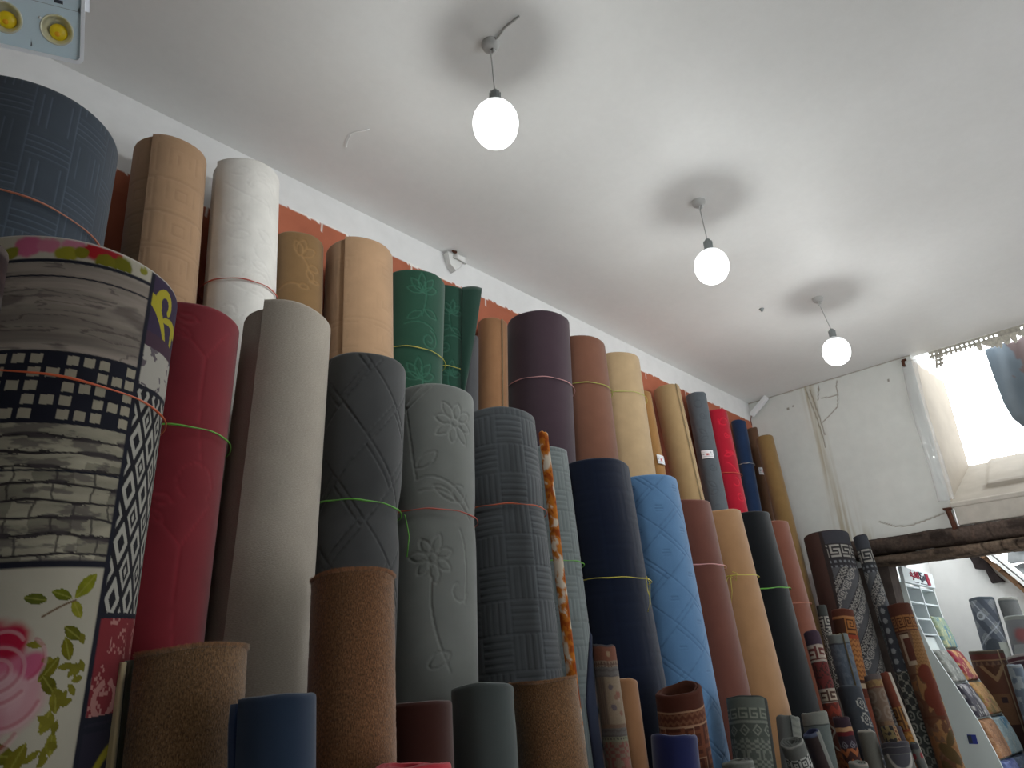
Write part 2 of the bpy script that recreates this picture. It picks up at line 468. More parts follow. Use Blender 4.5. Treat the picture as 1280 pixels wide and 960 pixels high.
# ---- the printed kitchen carpet (large roll)
def paint_kitchen(u, v):
    n = len(u)
    vv = v + 0.1 * u
    navy = S(42, 44, 58); cream = S(214, 210, 196)
    c = np.tile(cream, (n, 1))
    left = u < 0.152
    # weathered boards
    g = fbm(u * 5, vv * 70, 4); g2 = fbm(u * 22, vv * 160, 3)
    knots = sstep(.6, .75, fbm(u * 9 + 5, vv * 26, 4))
    wood = S(184, 174, 166)[None] * (0.50 + 0.85 * g)[:, None] * (0.9 + .2 * g2)[:, None]
    wood = mixcol(wood, np.clip(knots * .6, 0, 1), S(84, 76, 76))
    gl = fbm(u * 7 + 1.5 * fbm(u * 5, vv * 14, 3), vv * 62, 3); wood = mixcol(wood, lmask(gl - .5, .03) * .5 * (fbm(u * 8, vv * 12, 2) > .42), S(78, 70, 72))
    dark = sstep(.15, .2, vv) * (1 - sstep(.235, .25, vv))
    wood = wood * (1 - .35 * dark[:, None])
    k = left & (vv > .06) & (vv < .262); c[k] = wood[k]
    # check band
    i, j, x, y = grid_cell(u, vv, .0292, .0282, 0.004, .264)
    sq = (x > .14) & (x < .84) & (y > .14) & (y < .84) & (((i + 2 * j) % 4) != 3) & (j >= 0) & (j < 5)
    k = left & (vv >= .262) & (vv < .408); c[k] = navy; c[k & sq] = S(196, 190, 172)
    # cracked bark stripes
    wx = u + .02 * (fbm(u * 16, vv * 30, 3) - .5); wy = vv + .020 * (fbm(u * 9 + 4, vv * 26, 4) - .5)
    b1 = fbm(u * 13, vv * 46, 5); b2 = fbm(u * 26 + 3, vv * 80 + 9, 4)
    stone = S(198, 194, 176)[None] * (0.5 + .8 * b1)[:, None]
    jj = np.floor(wy / .031); off = frac(np.sin(jj * 91.7) * 437.5) * .1
    cell = frac(np.sin(jj * 12.9 + np.floor((wx + off) / .066) * 78.2) * 437.5)
    stone = stone * np.where((cell > .6) & (vv > .48), .62, 1.0)[:, None]
    ex = np.abs(frac((wx + off) / .066) - .5) * .066; ey = frac(wy / .031); ey = np.minimum(ey, 1 - ey) * .031
    stone = mixcol(stone, np.maximum(lmask(ex, .0022) * .75 * (vv > .49), lmask(ey, .0026 + .003 * (b2 > .55))), S(58, 54, 58))
    stone = mixcol(stone, sstep(.54, .66, b2) * .65, S(92, 86, 90))
    k = left & (vv >= .408) & (vv < .668); c[k] = stone[k]
    # thin dark rules
    for (r0, w) in ((.055, .005), (.092, .0022), (.262, .003), (.408, .002), (.5, .0022), (.667, .007)):
        c[left] = mixcol(c[left], lmask(vv[left] - r0, w), navy)
    # top edge with flowers, and the large rose below
    for (x0, y0, rr, cc) in ((-.10, .02, .028, (226, 120, 160)), (-.02, .012, .022, (232, 150, 180)), (-.065, .018, .02, (228, 140, 170)), (.02, .018, .026, (196, 40, 50)), (.05, .02, .022, (188, 44, 56)), (.075, .042, .024, (128, 128, 30)), (.04, .04, .02, (140, 136, 34)), (-.03, .038, .02, (172, 168, 52)), (-.005, .03, .014, (150, 146, 40)), (.125, .03, .010, (160, 160, 60)), (-.13, .035, .018, (150, 150, 50))):
        d = np.hypot(u - x0, vv - y0) / (rr * (0.8 + .5 * fbm(u * 60, vv * 60, 3)))
        k = left & (vv < .05)
        c[k] = mixcol(c[k], (1 - sstep(.75, 1.05, d[k])), S(*cc))
    def blob(x0, y0, rr, cc, sx=1.0, a=0.0, soft=.25, wob=.35):
        nonlocal c
        ca, sa = math.cos(a), math.sin(a); dx = u - x0; dy = vv - y0
        X = (dx * ca + dy * sa) / sx; Y = -dx * sa + dy * ca
        d = np.hypot(X, Y) / (rr * (1 - wob / 2 + wob * fbm(u * 40, vv * 40, 3)))
        mk = (1 - sstep(1 - soft, 1 + soft * .4, d)) * (left & (vv > .675))
        c = mixcol(c, mk, S(*cc))
    for (x0, y0, rr, cc) in ((-.01, .85, .066, (222, 160, 176)), (.03, .88, .05, (228, 176, 188)), (-.02, .80, .05, (206, 60, 90)), (.0, .83, .04, (226, 130, 160)), (.01, .79, .03, (196, 34, 70)), (.02, .87, .035, (236, 190, 200)), (-.02, .915, .05, (220, 150, 170)), (.05, .83, .022, (220, 110, 150))):
        blob(x0, y0, rr, cc, 1.0, 0, .35)
    leaf = [((.115, .705), .026, -.9, (150, 156, 40)), ((.075, .72), .018, .35, (112, 122, 30)), ((.105, .745), .018, 1.0, (150, 150, 46)), ((.105, .785), .02, .6, (110, 112, 30)), ((.1, .81), .02, 1.2, (128, 124, 30)), ((.075, .84), .022, 2.2, (120, 116, 30)), ((.08, .865), .02, .9, (108, 106, 28)), ((.095, .89), .02, 1.4, (140, 134, 44)), ((.085, .92), .018, 1.8, (150, 144, 50)), ((.02, .955), .03, .3, (120, 118, 36)), ((.05, .97), .026, 2.0, (130, 124, 36)), ((.1, .955), .018, 1.5, (150, 146, 50)), ((.035, .725), .018, .2, (104, 112, 40)), ((-.03, .94), .03, 1.0, (118, 114, 34))]
    below = left & (vv > .675)
    for (p, rr, a, cc) in leaf:
        L_ = rr * 2.1; pg = petal(p[0] - L_ / 2 * math.cos(a), p[1] - L_ / 2 * math.sin(a), math.degrees(a), L_, rr * .52, 14)
        ins = inside(u, vv, pg) & below
        sh_ = .65 + .75 * fbm(u * 70, vv * 70, 3)
        c[ins] = (S(*cc)[None] * sh_[:, None])[ins]
        mr = strokes(u, vv, [np.array([pg[0], pg[13]])], .0013); c = mixcol(c, mr * .5 * ins, S(186, 186, 90))
    for q_ in range(26):   # loose foliage under the spray
        hx, hy = .06 + .07 * frac(q_ * .618), .80 + .25 * frac(q_ * .377 + .1); a = q_ * 1.7
        pg = petal(hx, hy, math.degrees(a), .020 + .012 * frac(q_ * .29), .006, 8); ins = inside(u, vv, pg) & below
        c[ins] = (S(136, 132, 44)[None] * (.7 + .6 * fbm(u * 60, vv * 60, 2))[:, None])[ins]
    ros = [spiral(.0, .835, .052, .012, 40, 2.2, 60), arc(.02, .87, .05, 20, 150), arc(-.01, .90, .06, 30, 140), arc(.03, .82, .035, -60, 60), arc(.0, .8, .03, 180, 330)]
    c = mixcol(c, strokes(u, vv, ros, .0035) * .45 * below, S(196, 70, 104))
    c = mixcol(c, strokes(u, vv, [p_ + [.003, .004] for p_ in ros], .003) * .45 * below, S(244, 206, 212))
    mk = strokes(u, vv, [bez((.05, .755), (.08, .735), (.1, .73))], .0018); c = mixcol(c, mk * left, S(120, 90, 60))
    # right-hand column
    R = u >= 0.152
    k = R & (vv < .2); c[k] = S(74, 62, 92)
    def taper(pts, r0, r1):
        m_ = np.zeros(n); pts = np.asarray(pts)
        for q_, pt in enumerate(pts):
            rr = r0 + (r1 - r0) * q_ / (len(pts) - 1); m_ = np.maximum(m_, (np.hypot(u - pt[0], vv - pt[1]) < rr))
        return m_
    sw = np.maximum.reduce([taper(arc(.206, .080, .026, 150, 395, 50), .012, .008), taper(bez((.158, .085), (.195, .105), (.225, .172), 40), .015, .006),
                            taper(bez((.214, .118), (.262, .105), (.285, .125), 40), .007, .013), taper(bez((.268, .125), (.258, .16), (.272, .212), 40), .012, .004)])
    k = R & (vv < .2); c[k] = mixcol(c[k], sw[k], S(206, 196, 62))
    k = R & (vv >= .165) & (vv < .2); c[k] = S(88, 66, 84)
    scr = (fbm(u * 70, vv * 70, 3) > .56) & (fbm(u * 22, vv * 22, 2) > .38)
    k = R & (vv >= .2) & (vv < .3); c[k] = S(206, 204, 198); c[k & scr] = S(120, 112, 122)
    p = (u - .152) / .052 + vv / .104; q = (u - .152) / .052 - vv / .104
    a_ = np.abs(frac(p) - .5); b_ = np.abs(frac(q) - .5); ch = np.maximum(a_, b_)
    par = (np.floor(p) + np.floor(q)) % 2
    dm = np.where(par == 0, (ch < .40) & (ch > .2), ((ch < .36) & (ch > .22)) | (ch < .1))
    k = R & (vv >= .3) & (vv < .757); c[k] = S(44, 44, 52); c[k & dm] = S(206, 206, 200)
    fk = bitmap(frac((u - .152) / .06), frac(vv / .06), SCROLL) | (np.abs(np.hypot(u - .2, vv - .9) - .03) < .006)
    k = R & (vv >= .757) & (vv < .93); c[k] = S(150, 58, 66); c[k & fk & (fbm(u * 30, vv * 30, 2) > .4)] = S(206, 150, 146)
    k = R & (vv >= .93); c[k] = S(52, 50, 66); c[k] = mixcol(c[k], strokes(u, vv, [bez((.17, 1.06), (.2, 1.0), (.235, .985)), spiral(.2, 1.09, .04, .012, 20, 1.0)], .010)[k], S(188, 178, 56))
    # heavy rules of the column
    c = mixcol(c, lmask(u - .152, .0065), navy)
    for r0 in (.298, .757, .93, .945): c = np.where((R & (np.abs(vv - r0) < .005))[:, None], navy[None], c)
    # white selvedge at the rim
    c = mixcol(c, (v < .006).astype(float), S(240, 238, 232))
    return c, np.zeros(n)
paint_kitchen.base = S(214, 210, 196)

# ---- woven rugs: a stack of bands, each with a motif
def motif(kind, u, v, s):
    x = frac(u / s); y = frac(v / s)
    if kind == 'key': return bitmap(x, y, KEY)
    if kind == 'skey': return bitmap(x, y, SKEY)
    if kind == 'hook': return bitmap(x, y, HOOK)
    if kind == 'scroll': return bitmap(x, y, SCROLL)
    if kind == 'blossom': return bitmap(x, y, BLOSSOM)
    if kind == 'cross': return bitmap(x, y, CROSS)
    if kind == 'eight': return bitmap(x, y, EIGHT)
    if kind == 'dia': ch = np.abs(x - .5) + np.abs(y - .5); return ((ch < .42) & (ch > .28)) | (ch < .12)
    if kind == 'dots': return np.hypot(x - .5, y - .5) < .28
    if kind == 'rings': d = np.hypot(x - .5, y - .5); return ((d < .42) & (d > .28)) | (d < .1)
    if kind == 'zig': return np.abs(frac(v / s + np.abs(frac(u / s) - .5)) - .5) < .2
    if kind == 'teeth': return np.abs(x - .5) * 2 < y
    if kind == 'ribs': return np.abs(frac(v / s + .25 * np.abs(frac(u / s * .6) - .5)) - .5) < .18
    if kind == 'mottle': return fbm(u / s, v / s, 4) > .52
    if kind == 'medallion': d = np.hypot(u, v - 0) / s; return np.zeros(len(u), bool)
    return np.zeros(len(u), bool)

def paint_bands(bands, base):
    """bands: (v0, v1, colour, motif, motif colour, size[, u0, u1])"""
    def f(u, v):
        c = np.tile(base, (len(u), 1))
        for bd in bands:
            v0, v1, c1, kd, c2, s = bd[:6]
            k = (v >= v0) & (v < v1)
            if len(bd) > 6: k &= (u >= bd[6]) & (u < bd[7])
            c[k] = c1
            if kd:
                mm = motif(kd, u - (bd[6] if len(bd) > 6 else 0), v - v0, s); c[k & mm] = c2
        return c, np.zeros(len(u))
    f.base = base
    return f

def paint_slate_key(split, shift=0.0, low=None):
    slate = S(84, 88, 100); dk = S(50, 52, 60); wh = S(206, 204, 198); grey = S(112, 116, 124); brown = S(96, 66, 58)
    def f(u, v):
        c = np.tile(slate, (len(u), 1))
        # field: slanting bands, plain grey / dark with white blossoms / a chain of crosses
        p = frac((u + v * .75) / .19)
        c[:] = grey * (.8 + .35 * p[:, None])
        k = (p > .30) & (p < .64); c[k] = dk; c[k & motif('blossom', u + v * .75, v - u * .75, .034)] = wh
        k = (p > .64); c[k] = grey * .75
        q = frac((v - .75 * u) / .105); e8 = bitmap(np.clip((p - .64) / .36, 0, .999), np.clip(q * 2 % 1, 0, .999), EIGHT); cr = bitmap(np.clip((p - .64) / .36, 0, .999), np.clip(q * 2 % 1, 0, .999), CROSS)
        c[k & np.where(q < .5, e8, cr)] = wh
        c[(np.abs(p - .30) < .02) | (np.abs(p - .64) < .02)] = dk
        if low is not None:
            k = v > low; c[k] = S(112, 120, 124); c[k & motif('ribs', u, v, .03)] = S(146, 154, 156)
            k = (v > low - .06) & (v < low); c[k] = dk; c[k & motif('rings', u, v, .055)] = S(176, 182, 188)
        k = v < .21; c[k] = dk * .8
        k = (v > .21) & (v < .27); c[k] = dk; c[k & motif('dots', u, v, .035)] = S(150, 156, 164)
        k = (v > .1) & (v < .2); c[k] = S(48, 48, 52); c[k & bitmap(frac((u + shift) / .083), np.clip((v - .108) / .088, 0, .999), SKEY) & (v > .108) & (v < .196)] = wh
        k = v < .1; c[k] = S(70, 74, 86)
        if split is not None:
            k = u < split + .01 * np.sin(v * 7); c[k] = brown
            c[k & (u > split - .02)] = S(52, 44, 44)
        k = v < .008; c[k] = S(70, 46, 42)
        return c, np.zeros(len(u))
    f.base = slate
    return f

def paint_poppy(u, v):
    c = np.tile(S(128, 100, 82), (len(u), 1))
    n1 = fbm(u * 30, v * 30, 4)
    gold = S(184, 144, 96)
    k = u > -.012 + .03 * np.sin(v * 9); c[k] = gold * .9
    zz = motif('zig', u, v, .022); c[k & zz & (v < .42)] = S(150, 110, 72)
    wv = fbm(u * 14, v * 10, 4)
    k2 = (v > .42); c[k2 & (wv > .55)] = S(168, 122, 82); c[k2 & (wv < .42)] = S(112, 76, 60)
    # pale bracket on the brown half
    br = (v > .19) & (v < .37) & (u > -.062) & (u < -.006); c[br] = S(210, 200, 180)
    inn = (v > .215) & (v < .345) & (u > -.045) & (u < .0); c[inn] = S(98, 52, 50)
    c[(v > .178) & (v < .19) & (u > -.07) & (u < -.0)] = S(60, 36, 32)
    # poppies
    for x0, y0, r in ((.03, .43, .05), (.055, .5, .05), (.02, .56, .05), (.045, .63, .042)):
        d = np.hypot((u - x0), (v - y0) * .8) / (r * (.85 + .3 * fbm(u * 25, v * 25, 2))); c = mixcol(c, 1 - sstep(.9, 1.02, d), S(118, 46, 38))
    # lower leaves
    for x0, y0, r, a in ((.02, .86, .07, .8), (.05, .78, .05, 2.2), (-.02, .95, .06, 1.2)):
        ca, sa = math.cos(a), math.sin(a); X = ((u - x0) * ca + (v - y0) * sa) / 2.2; Y = -(u - x0) * sa + (v - y0) * ca
        c = mixcol(c, 1 - sstep(.9, 1.05, np.hypot(X, Y) / (r * .5)), S(86, 76, 44))
    k = (v > .66) & (v < .672); c[k] = S(104, 60, 46)
    k = v < .17; c[k] = S(94, 50, 44)
    k = (v > .075) & (v < .165); c[k] = S(84, 42, 30); c[k & bitmap(frac(u / .052), np.clip((v - .08) / .08, 0, .999), KEY)] = S(176, 126, 78)
    return c, np.zeros(len(u))
paint_poppy.base = S(146, 108, 84)

def paint_marble(u, v):
    w = fbm(u * 40 + 2 * fbm(u * 20, v * 20, 3), v * 30, 5)
    c = np.tile(S(214, 128, 44), (len(u), 1))
    c = mixcol(c, sstep(.52, .62, w), S(240, 226, 206)); c = mixcol(c, 1 - sstep(.36, .42, w), S(168, 80, 26))
    return c, np.zeros(len(u))
paint_marble.base = S(214, 128, 44)

def paint_brown_kilim(u, v):
    base = S(120, 62, 44)
    f = paint_bands([
        (0, .058, S(92, 46, 36), None, None, 1), (.058, .064, S(206, 160, 128), None, None, 1),
        (.064, .105, S(112, 62, 46), 'zig', S(150, 98, 72), .024), (.105, .111, S(206, 160, 128), None, None, 1),
        (.111, .8, S(138, 78, 54), 'hook', S(92, 46, 36), .075)], base)
    c, d = f(u, v)
    i, j, x, y = grid_cell(u, v, .0375, .05, 0, .111)
    e = ((np.minimum(x, 1 - x) * .0375 < .002) & ((i + j) % 3 == 0)) | ((np.minimum(y, 1 - y) * .05 < .002) & ((i + 2 * j) % 3 == 0))
    c[(v > .111) & e] = S(214, 170, 136)
    return c, d
paint_brown_kilim.base = S(120, 62, 44)

def paint_persian(u, v):
    cream = S(196, 176, 150); grey = S(126, 134, 136)
    c, d = paint_bands([
        (0, .006, S(60, 66, 84), None, None, 1), (.006, .05, S(170, 100, 76), None, None, 1),
        (.05, .07, S(186, 168, 146), 'teeth', S(110, 84, 76), .012), (.07, .1, grey, 'ribs', S(100, 110, 114), .02),
        (.1, .24, cream, None, None, 1), (.24, .252, S(160, 130, 110), None, None, 1), (.252, .275, grey * .9, 'ribs', S(96, 104, 108), .015),
        (.275, .29, S(170, 180, 150), 'dots', S(90, 90, 96), .012), (.29, .9, S(170, 150, 130), 'blossom', S(176, 100, 96), .06)], cream)(u, v)
    k = (v > .1) & (v < .24) & (u < -.015); c[k] = S(150, 134, 118); c[k & (np.abs(frac(u / .009) - .5) < .15)] = S(120, 106, 98)
    for x0, y0, r, cc in ((.005, .13, .009, (112, 110, 122)), (.008, .19, .011, (110, 110, 126)), (.03, .155, .012, (186, 120, 104)), (.032, .17, .006, (214, 190, 170)), (.012, .028, .009, (222, 190, 150)), (.02, .16, .008, (176, 132, 110)), (.035, .21, .008, (180, 130, 110)), (.03, .35, .014, (200, 120, 112)), (.02, .42, .012, (160, 184, 120))):
        dd = np.hypot(u - x0, v - y0) / (r * (.7 + .6 * fbm(u * 200, v * 200, 2))); c = mixcol(c, 1 - sstep(.8, 1.1, dd), S(*cc))
    return c, d
paint_persian.base = S(196, 176, 150)

# ------------------------------------------------------------------ rolls
# top centre x, y, z; floor centre x, y; radius (metres)
ROLLS = {
'A1': (0.142,2.249,3.163, 0.285,2.091, 0.257), 'A2': (0.581,2.385,3.422, 0.801,2.214, 0.134), 'A3': (0.876, 2.384, 3.487, 1.080, 2.209, 0.139),
'A4': (1.145, 2.400, 3.296, 1.280, 2.235, 0.113), 'A5': (1.419, 2.359, 3.341, 1.500, 2.192, 0.156), 'A6': (1.752, 2.379, 3.331, 1.700, 2.379, 0.157),
'A7': (2.004,2.432,3.410, 1.964,2.432, 0.104), 'A7b': (2.174,2.468,3.222, 2.137,2.468, 0.068), 'A8': (2.341, 2.450, 3.356, 2.280, 2.450, 0.086),
'A9': (2.610,2.346,3.401, 2.443,2.278, 0.183), 'A10': (2.955, 2.348, 3.368, 2.900, 2.180, 0.169), 'A11': (3.307, 2.347, 3.377, 3.240, 2.178, 0.170),
'A12': (3.718,2.439,3.302, 3.864,2.274, 0.075), 'A13': (4.017, 2.423, 3.421, 4.280, 2.252, 0.096), 'A14': (4.475, 2.444, 3.499, 4.460, 2.269, 0.080),
'A15': (4.656,2.414,3.386, 4.684,2.245, 0.104), 'A16': (5.159, 2.467, 3.455, 5.100, 2.398, 0.063), 'A17': (5.365, 2.457, 3.438, 5.240, 2.350, 0.050),
'A18': (5.165, 2.275, 3.270, 5.193, 2.080, 0.072),
'B0': (0.274,1.688,2.399, 0.317,1.520, 0.223), 'B1': (0.595, 1.897, 2.504, 0.590, 1.722, 0.151), 'B2': (0.902, 1.911, 2.630, 0.850, 1.727, 0.147),
'B3': (1.206, 1.905, 2.546, 1.080, 1.727, 0.147), 'B4': (1.504,1.894,2.510, 1.382,1.718, 0.155), 'B5': (1.815,1.884,2.494, 1.853,1.710, 0.164),
'B6': (1.783,1.604,2.372, 1.834,1.437, 0.020), 'B7': (2.105,1.919,2.432, 2.140,1.749, 0.124), 'B8': (2.398, 1.870, 2.404, 2.450, 1.701, 0.172),
'B9': (2.758,1.863,2.392, 2.778,1.696, 0.178), 'B10': (3.101,1.875,2.340, 3.127,1.712, 0.162), 'B11': (3.416, 1.875, 2.337, 3.530, 1.711, 0.162),
'B12': (3.758, 1.876, 2.373, 3.840, 1.710, 0.163), 'B13': (4.069, 1.892, 2.363, 4.120, 1.726, 0.147),
'C1': (0.585,1.494,1.611, 0.632,1.365, 0.111), 'C2': (0.667,1.284,1.532, 0.731,1.161, 0.075), 'C3': (0.963,1.514,1.785, 0.976,1.372, 0.104),
'C4': (1.163,1.505,1.500, 1.150,1.385, 0.091), 'C5': (0.982,1.282,1.393, 1.032,1.171, 0.085), 'C6': (1.384,1.508,1.531, 1.341,1.385, 0.091),
'C7': (1.613,1.496,1.541, 1.671,1.373, 0.103), 'C9': (1.993,1.563,1.645, 1.986,1.431, 0.045), 'C10': (2.196,1.649,1.532, 2.156,1.526, 0.060),
'C11': (2.339,1.509,1.515, 2.224,1.388, 0.088), 'C12': (1.954,1.293,1.382, 1.735,1.183, 0.073), 'C13': (2.825,1.508,1.453, 2.558,1.392, 0.084),
'C14': (2.350,1.320,1.280, 2.330,1.220, 0.058), 'C14b': (2.215,1.235,1.255, 2.20,1.14, 0.045), 'C15': (3.295,1.579,1.361, 2.939,1.470, 0.056),
'C16': (2.872,1.370,1.300, 3.280,1.266, 0.050), 'C17': (3.465,1.523,1.368, 3.252,1.414, 0.062), 'C18': (3.102, 1.391, 1.317, 3.460, 1.250, 0.040),
'B00': (0.015,1.298,2.221, 0.204,1.120, 0.100),
'D19': (3.888, 1.647, 1.738, 3.940, 1.510, 0.046), 'D20': (3.787,1.536,1.334, 3.654,1.353, 0.044), 'D21': (4.605,1.856,1.920, 4.413,1.737, 0.035),
'D22': (4.325, 1.690, 1.734, 4.170, 1.530, 0.061), 'D23': (4.816,1.815,1.901, 4.626,1.761, 0.072), 'D24': (4.128,1.604,1.463, 3.982,1.352, 0.066),
'D25a': (5.263, 1.990, 2.452, 5.018, 1.780, 0.160), 'D25b': (5.328, 1.776, 2.424, 5.100, 1.500, 0.053), 'D28': (4.518,1.608,1.511, 4.367,1.459, 0.051),
'D29': (4.762,1.619,1.523, 4.609,1.306, 0.039), 'D30': (4.169,1.449,1.270, 4.042,1.184, 0.056), 'D31': (3.854, 1.335, 1.224, 3.730, 1.200, 0.067),
'D32': (3.830, 1.445, 1.273, 3.700, 1.320, 0.046), 'D33': (5.143, 1.653, 1.920, 4.950, 1.500, 0.054), 'D34': (5.117,1.563,1.923, 4.924,1.335, 0.074),
'D36': (4.190,1.363,1.196, 4.070,1.097, 0.028), 'D37': (3.509, 1.386, 1.171, 3.550, 1.370, 0.045),
'E1': (7.034,1.501,2.064, 6.828,1.427, 0.097), 'E2': (7.056, 1.323, 2.050, 6.900, 1.220, 0.074), 'E3': (6.622,1.163,1.873, 6.435,1.182, 0.140),
'E4': (6.569, 1.468, 1.649, 6.585, 1.400, 0.121), 'E5': (6.050, 1.205, 1.546, 5.900, 1.150, 0.050), 'E6': (6.305, 1.165, 1.604, 6.145, 1.100, 0.130),
}
ROLL_OBJ = {}
DYE = 0.62      # all carpet dyes a step deeper than their swatches
# per-roll dye corrections (r, g, b)
ADJ = {'A3': (1.45, 1.44, 1.42), 'A2': (1.1, 1.08, 1.1), 'A5': (1.05, 1.06, 1.12), 'B2': (1.25, 1.2, 1.13), 'B3': (.98, .92, .86), 'B4': (1.3, 1.24, 1.2), 'B5': (1.08, 1.0, .96),
       'B8': (.66, .60, .50), 'B10': (.92, .9, .85), 'B11': (.8, .8, .84), 'B12': (.42, .40, .40), 'B13': (.58, .56, .58), 'C2': (.95, .75, .55), 'C4': (.6, .56, .55), 'C12': (.8, .7, .55),
       'B00': (.5, .45, .45), 'B0': (.82, .79, .75), 'B1': (.95, .9, .82), 'A10': (.95, .95, .95), 'A15': (.85, .9, .9), 'C10': (.75, .75, .78), 'C1': (.86, .84, .78), 'C3': (.9, .9, .88), 'C7': (.84, .82, .78), 'C9': (.72, .74, .74), 'C11': (.85, .9, .9), 'C13': (.82, .82, .78), 'C6': (.9, .88, .86)}
for _k in 'D19 D20 D21 D22 D23 D24 D25a D25b D28 D29 D30 D31 D32 D33 D34 D36 D37'.split(): ADJ[_k] = (.8, .78, .76)
ADJ['D34'] = (.70, .66, .62)

def frame(key):
    x, y, z, bx, by, r = ROLLS[key]
    T = np.array([x, y, z]); B = np.array([bx, by, 0.0])
    a = unit(T - B)
    tc = -np.array([x, y, 0.0]); tc = unit(tc - a * (tc @ a)); rt = np.cross(a, tc)
    return T, B, a, tc, rt, r

def surf(key, phi, v, dr=0.0):
    T, B, a, tc, rt, r = frame(key)
    phi = np.atleast_1d(phi)[:, None]; v = np.atleast_1d(v)[:, None]
    return T - a * v + (r + dr) * (np.cos(phi) * tc + np.sin(phi) * rt)

def wrap(p): return (p + PI) % (2 * PI) - PI

def roll(key, name, label, cat, group, paint, mat='velvet', seam=PI, dirn=1, t=0.011, turns=3, res=None, vf=None, pinch=(), tele=0.0,
         back=None, hollow=False, tilt=0.0, fade=None, rim=0.004, seed=None, wob=0.006, pile=0.0, extra_pile=0, flat=1.0):
    T, B, a, tc, rt, r = frame(key)
    L = float(np.linalg.norm(T - B))
    sd = abs(hash_(key)) if seed is None else seed
    rg = np.random.default_rng(sd); ph = rg.random(8) * 6.28
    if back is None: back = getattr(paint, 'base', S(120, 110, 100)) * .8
    plain = getattr(paint, 'plain', False)
    if vf is None: vf = min(L, 1.2)
    ru = rv = (res or (0.03 if plain else 0.006))
    # spiral parameter samples
    tau = [0.0]
    while tau[-1] < 2 * PI - 1e-6:
        p = wrap(seam + dirn * tau[-1])
        st = ru / r if abs(p) < 1.7 else 2 * PI / 30
        st = min(st, 2 * PI / 30)
        tau.append(min(tau[-1] + st, 2 * PI))
    tau = np.array(tau)
    nv = max(3, int(vf / rv))
    vs = np.concatenate([[0, .003, .008], np.linspace(.015, vf, nv), np.linspace(vf, L, 8)[1:]])
    Vs, Fs, Cs, UVs, Ms = [], [], [], [], []; off = 0
    def rim_shift(phi, v):
        return tilt * np.cos(phi + .5) * np.exp(-v / .35) + rim * (np.sin(phi * 1 + ph[0]) + .6 * np.sin(2 * phi + ph[1]) + .3 * np.sin(5 * phi + ph[2])) * np.exp(-v / .25)
    def rad(phi, tt, v):
        R = r - t * tt / (2 * PI)
        R = R * (1 + wob * np.sin(2 * phi + ph[3] + 1.3 * v) + wob * .6 * np.sin(3 * phi + ph[4] - 2.1 * v))
        for (v0, dp, w) in pinch: R = R * (1 - dp * np.exp(-((v - v0) / w) ** 2))
        if flat != 1.0:   # squashed towards the camera axis
            R = R * (1 / np.sqrt((np.cos(phi) / flat) ** 2 + np.sin(phi) ** 2)) if flat < 1 else R
        return R
    def pos(phi, R, v):
        return T - a * v[:, None] + R[:, None] * (np.cos(phi)[:, None] * tc + np.sin(phi)[:, None] * rt)
    def quads(nr, nc, o):
        i = np.arange(nr - 1)[:, None] * nc + np.arange(nc - 1)[None, :] + o
        return np.stack([i, i + 1, i + nc + 1, i + nc], -1).reshape(-1, 4)
    def emit(P, C, UV, F, mi):
        nonlocal off
        Vs.append(P); Cs.append(C); UVs.append(UV); Fs.append(F); Ms.append(np.full(len(F), mi)); off += len(P)
    # outer face
    TT, VV = np.meshgrid(tau, vs); tf = TT.ravel(); vf_ = VV.ravel()
    phi = seam + dirn * tf; pw = wrap(phi)
    u = r * pw
    col, disp = paint(u, vf_)
    if fade is None: fade = .18 if mat == 'rug' else 0.0
    if fade: col = col * (1 - fade) + col.mean(0)[None] * fade
    edge = np.clip(1 - vf_ / .006, 0, 1)
    R = rad(phi, tf, vf_) + disp * np.minimum(1, vf_ / .01) - .004 * edge ** 2
    if pile: R = R + pile * (rg.random(len(R)) - .35)
    sh = rim_shift(phi, vf_) + tele * tf / (2 * PI)
    if pile: sh = sh - np.where(vf_ < .001, rg.random(len(R)) * pile * 1.5, 0)
    emit(pos(phi, R, vf_ + sh), col, np.stack([u, vf_], 1), quads(len(vs), len(tau), off), 0)
    # top lip, inner faces, for each turn
    co = np.linspace(0, 2 * PI, 49)
    for k in range(turns):
        tt = (tau if k == 0 else co) ; n = len(tt)
        phi = seam + dirn * tt
        Rn = rad(phi, tt + 2 * PI * k, np.zeros(n)) - .004
        sh0 = rim_shift(phi, np.zeros(n)) + tele * (tt / (2 * PI) + k)
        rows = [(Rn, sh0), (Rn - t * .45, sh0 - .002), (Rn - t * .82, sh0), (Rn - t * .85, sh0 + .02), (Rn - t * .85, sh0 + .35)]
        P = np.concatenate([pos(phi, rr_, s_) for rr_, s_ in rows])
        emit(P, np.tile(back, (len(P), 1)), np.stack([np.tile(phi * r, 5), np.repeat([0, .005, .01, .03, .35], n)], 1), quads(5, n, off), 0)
        if k > 0:
            vs2 = np.array([0, .01, .05, .3]); R2, V2 = np.meshgrid(tt, vs2); p2 = (seam + dirn * R2).ravel()
            P = pos(p2, rad(p2, R2.ravel() + 2 * PI * k, V2.ravel()) - .001, V2.ravel() + rim_shift(p2, V2.ravel()) + tele * (R2.ravel() / (2 * PI) + k))
            emit(P, np.tile(back, (len(P), 1)), np.stack([p2 * r, V2.ravel()], 1), quads(4, n, off), 0)
    # free edge of the outer layer
    n = len(vs); p0 = np.full(n, seam); R0 = rad(p0, np.zeros(n), vs); s0 = rim_shift(p0, vs)
    P = np.concatenate([pos(p0, R0, vs + s0), pos(p0 + dirn * .001, R0 - t, vs + s0)])
    emit(P, np.tile(back, (len(P), 1)), np.stack([np.zeros(2 * n), np.tile(vs, 2)], 1), quads(2, n, off), 0)
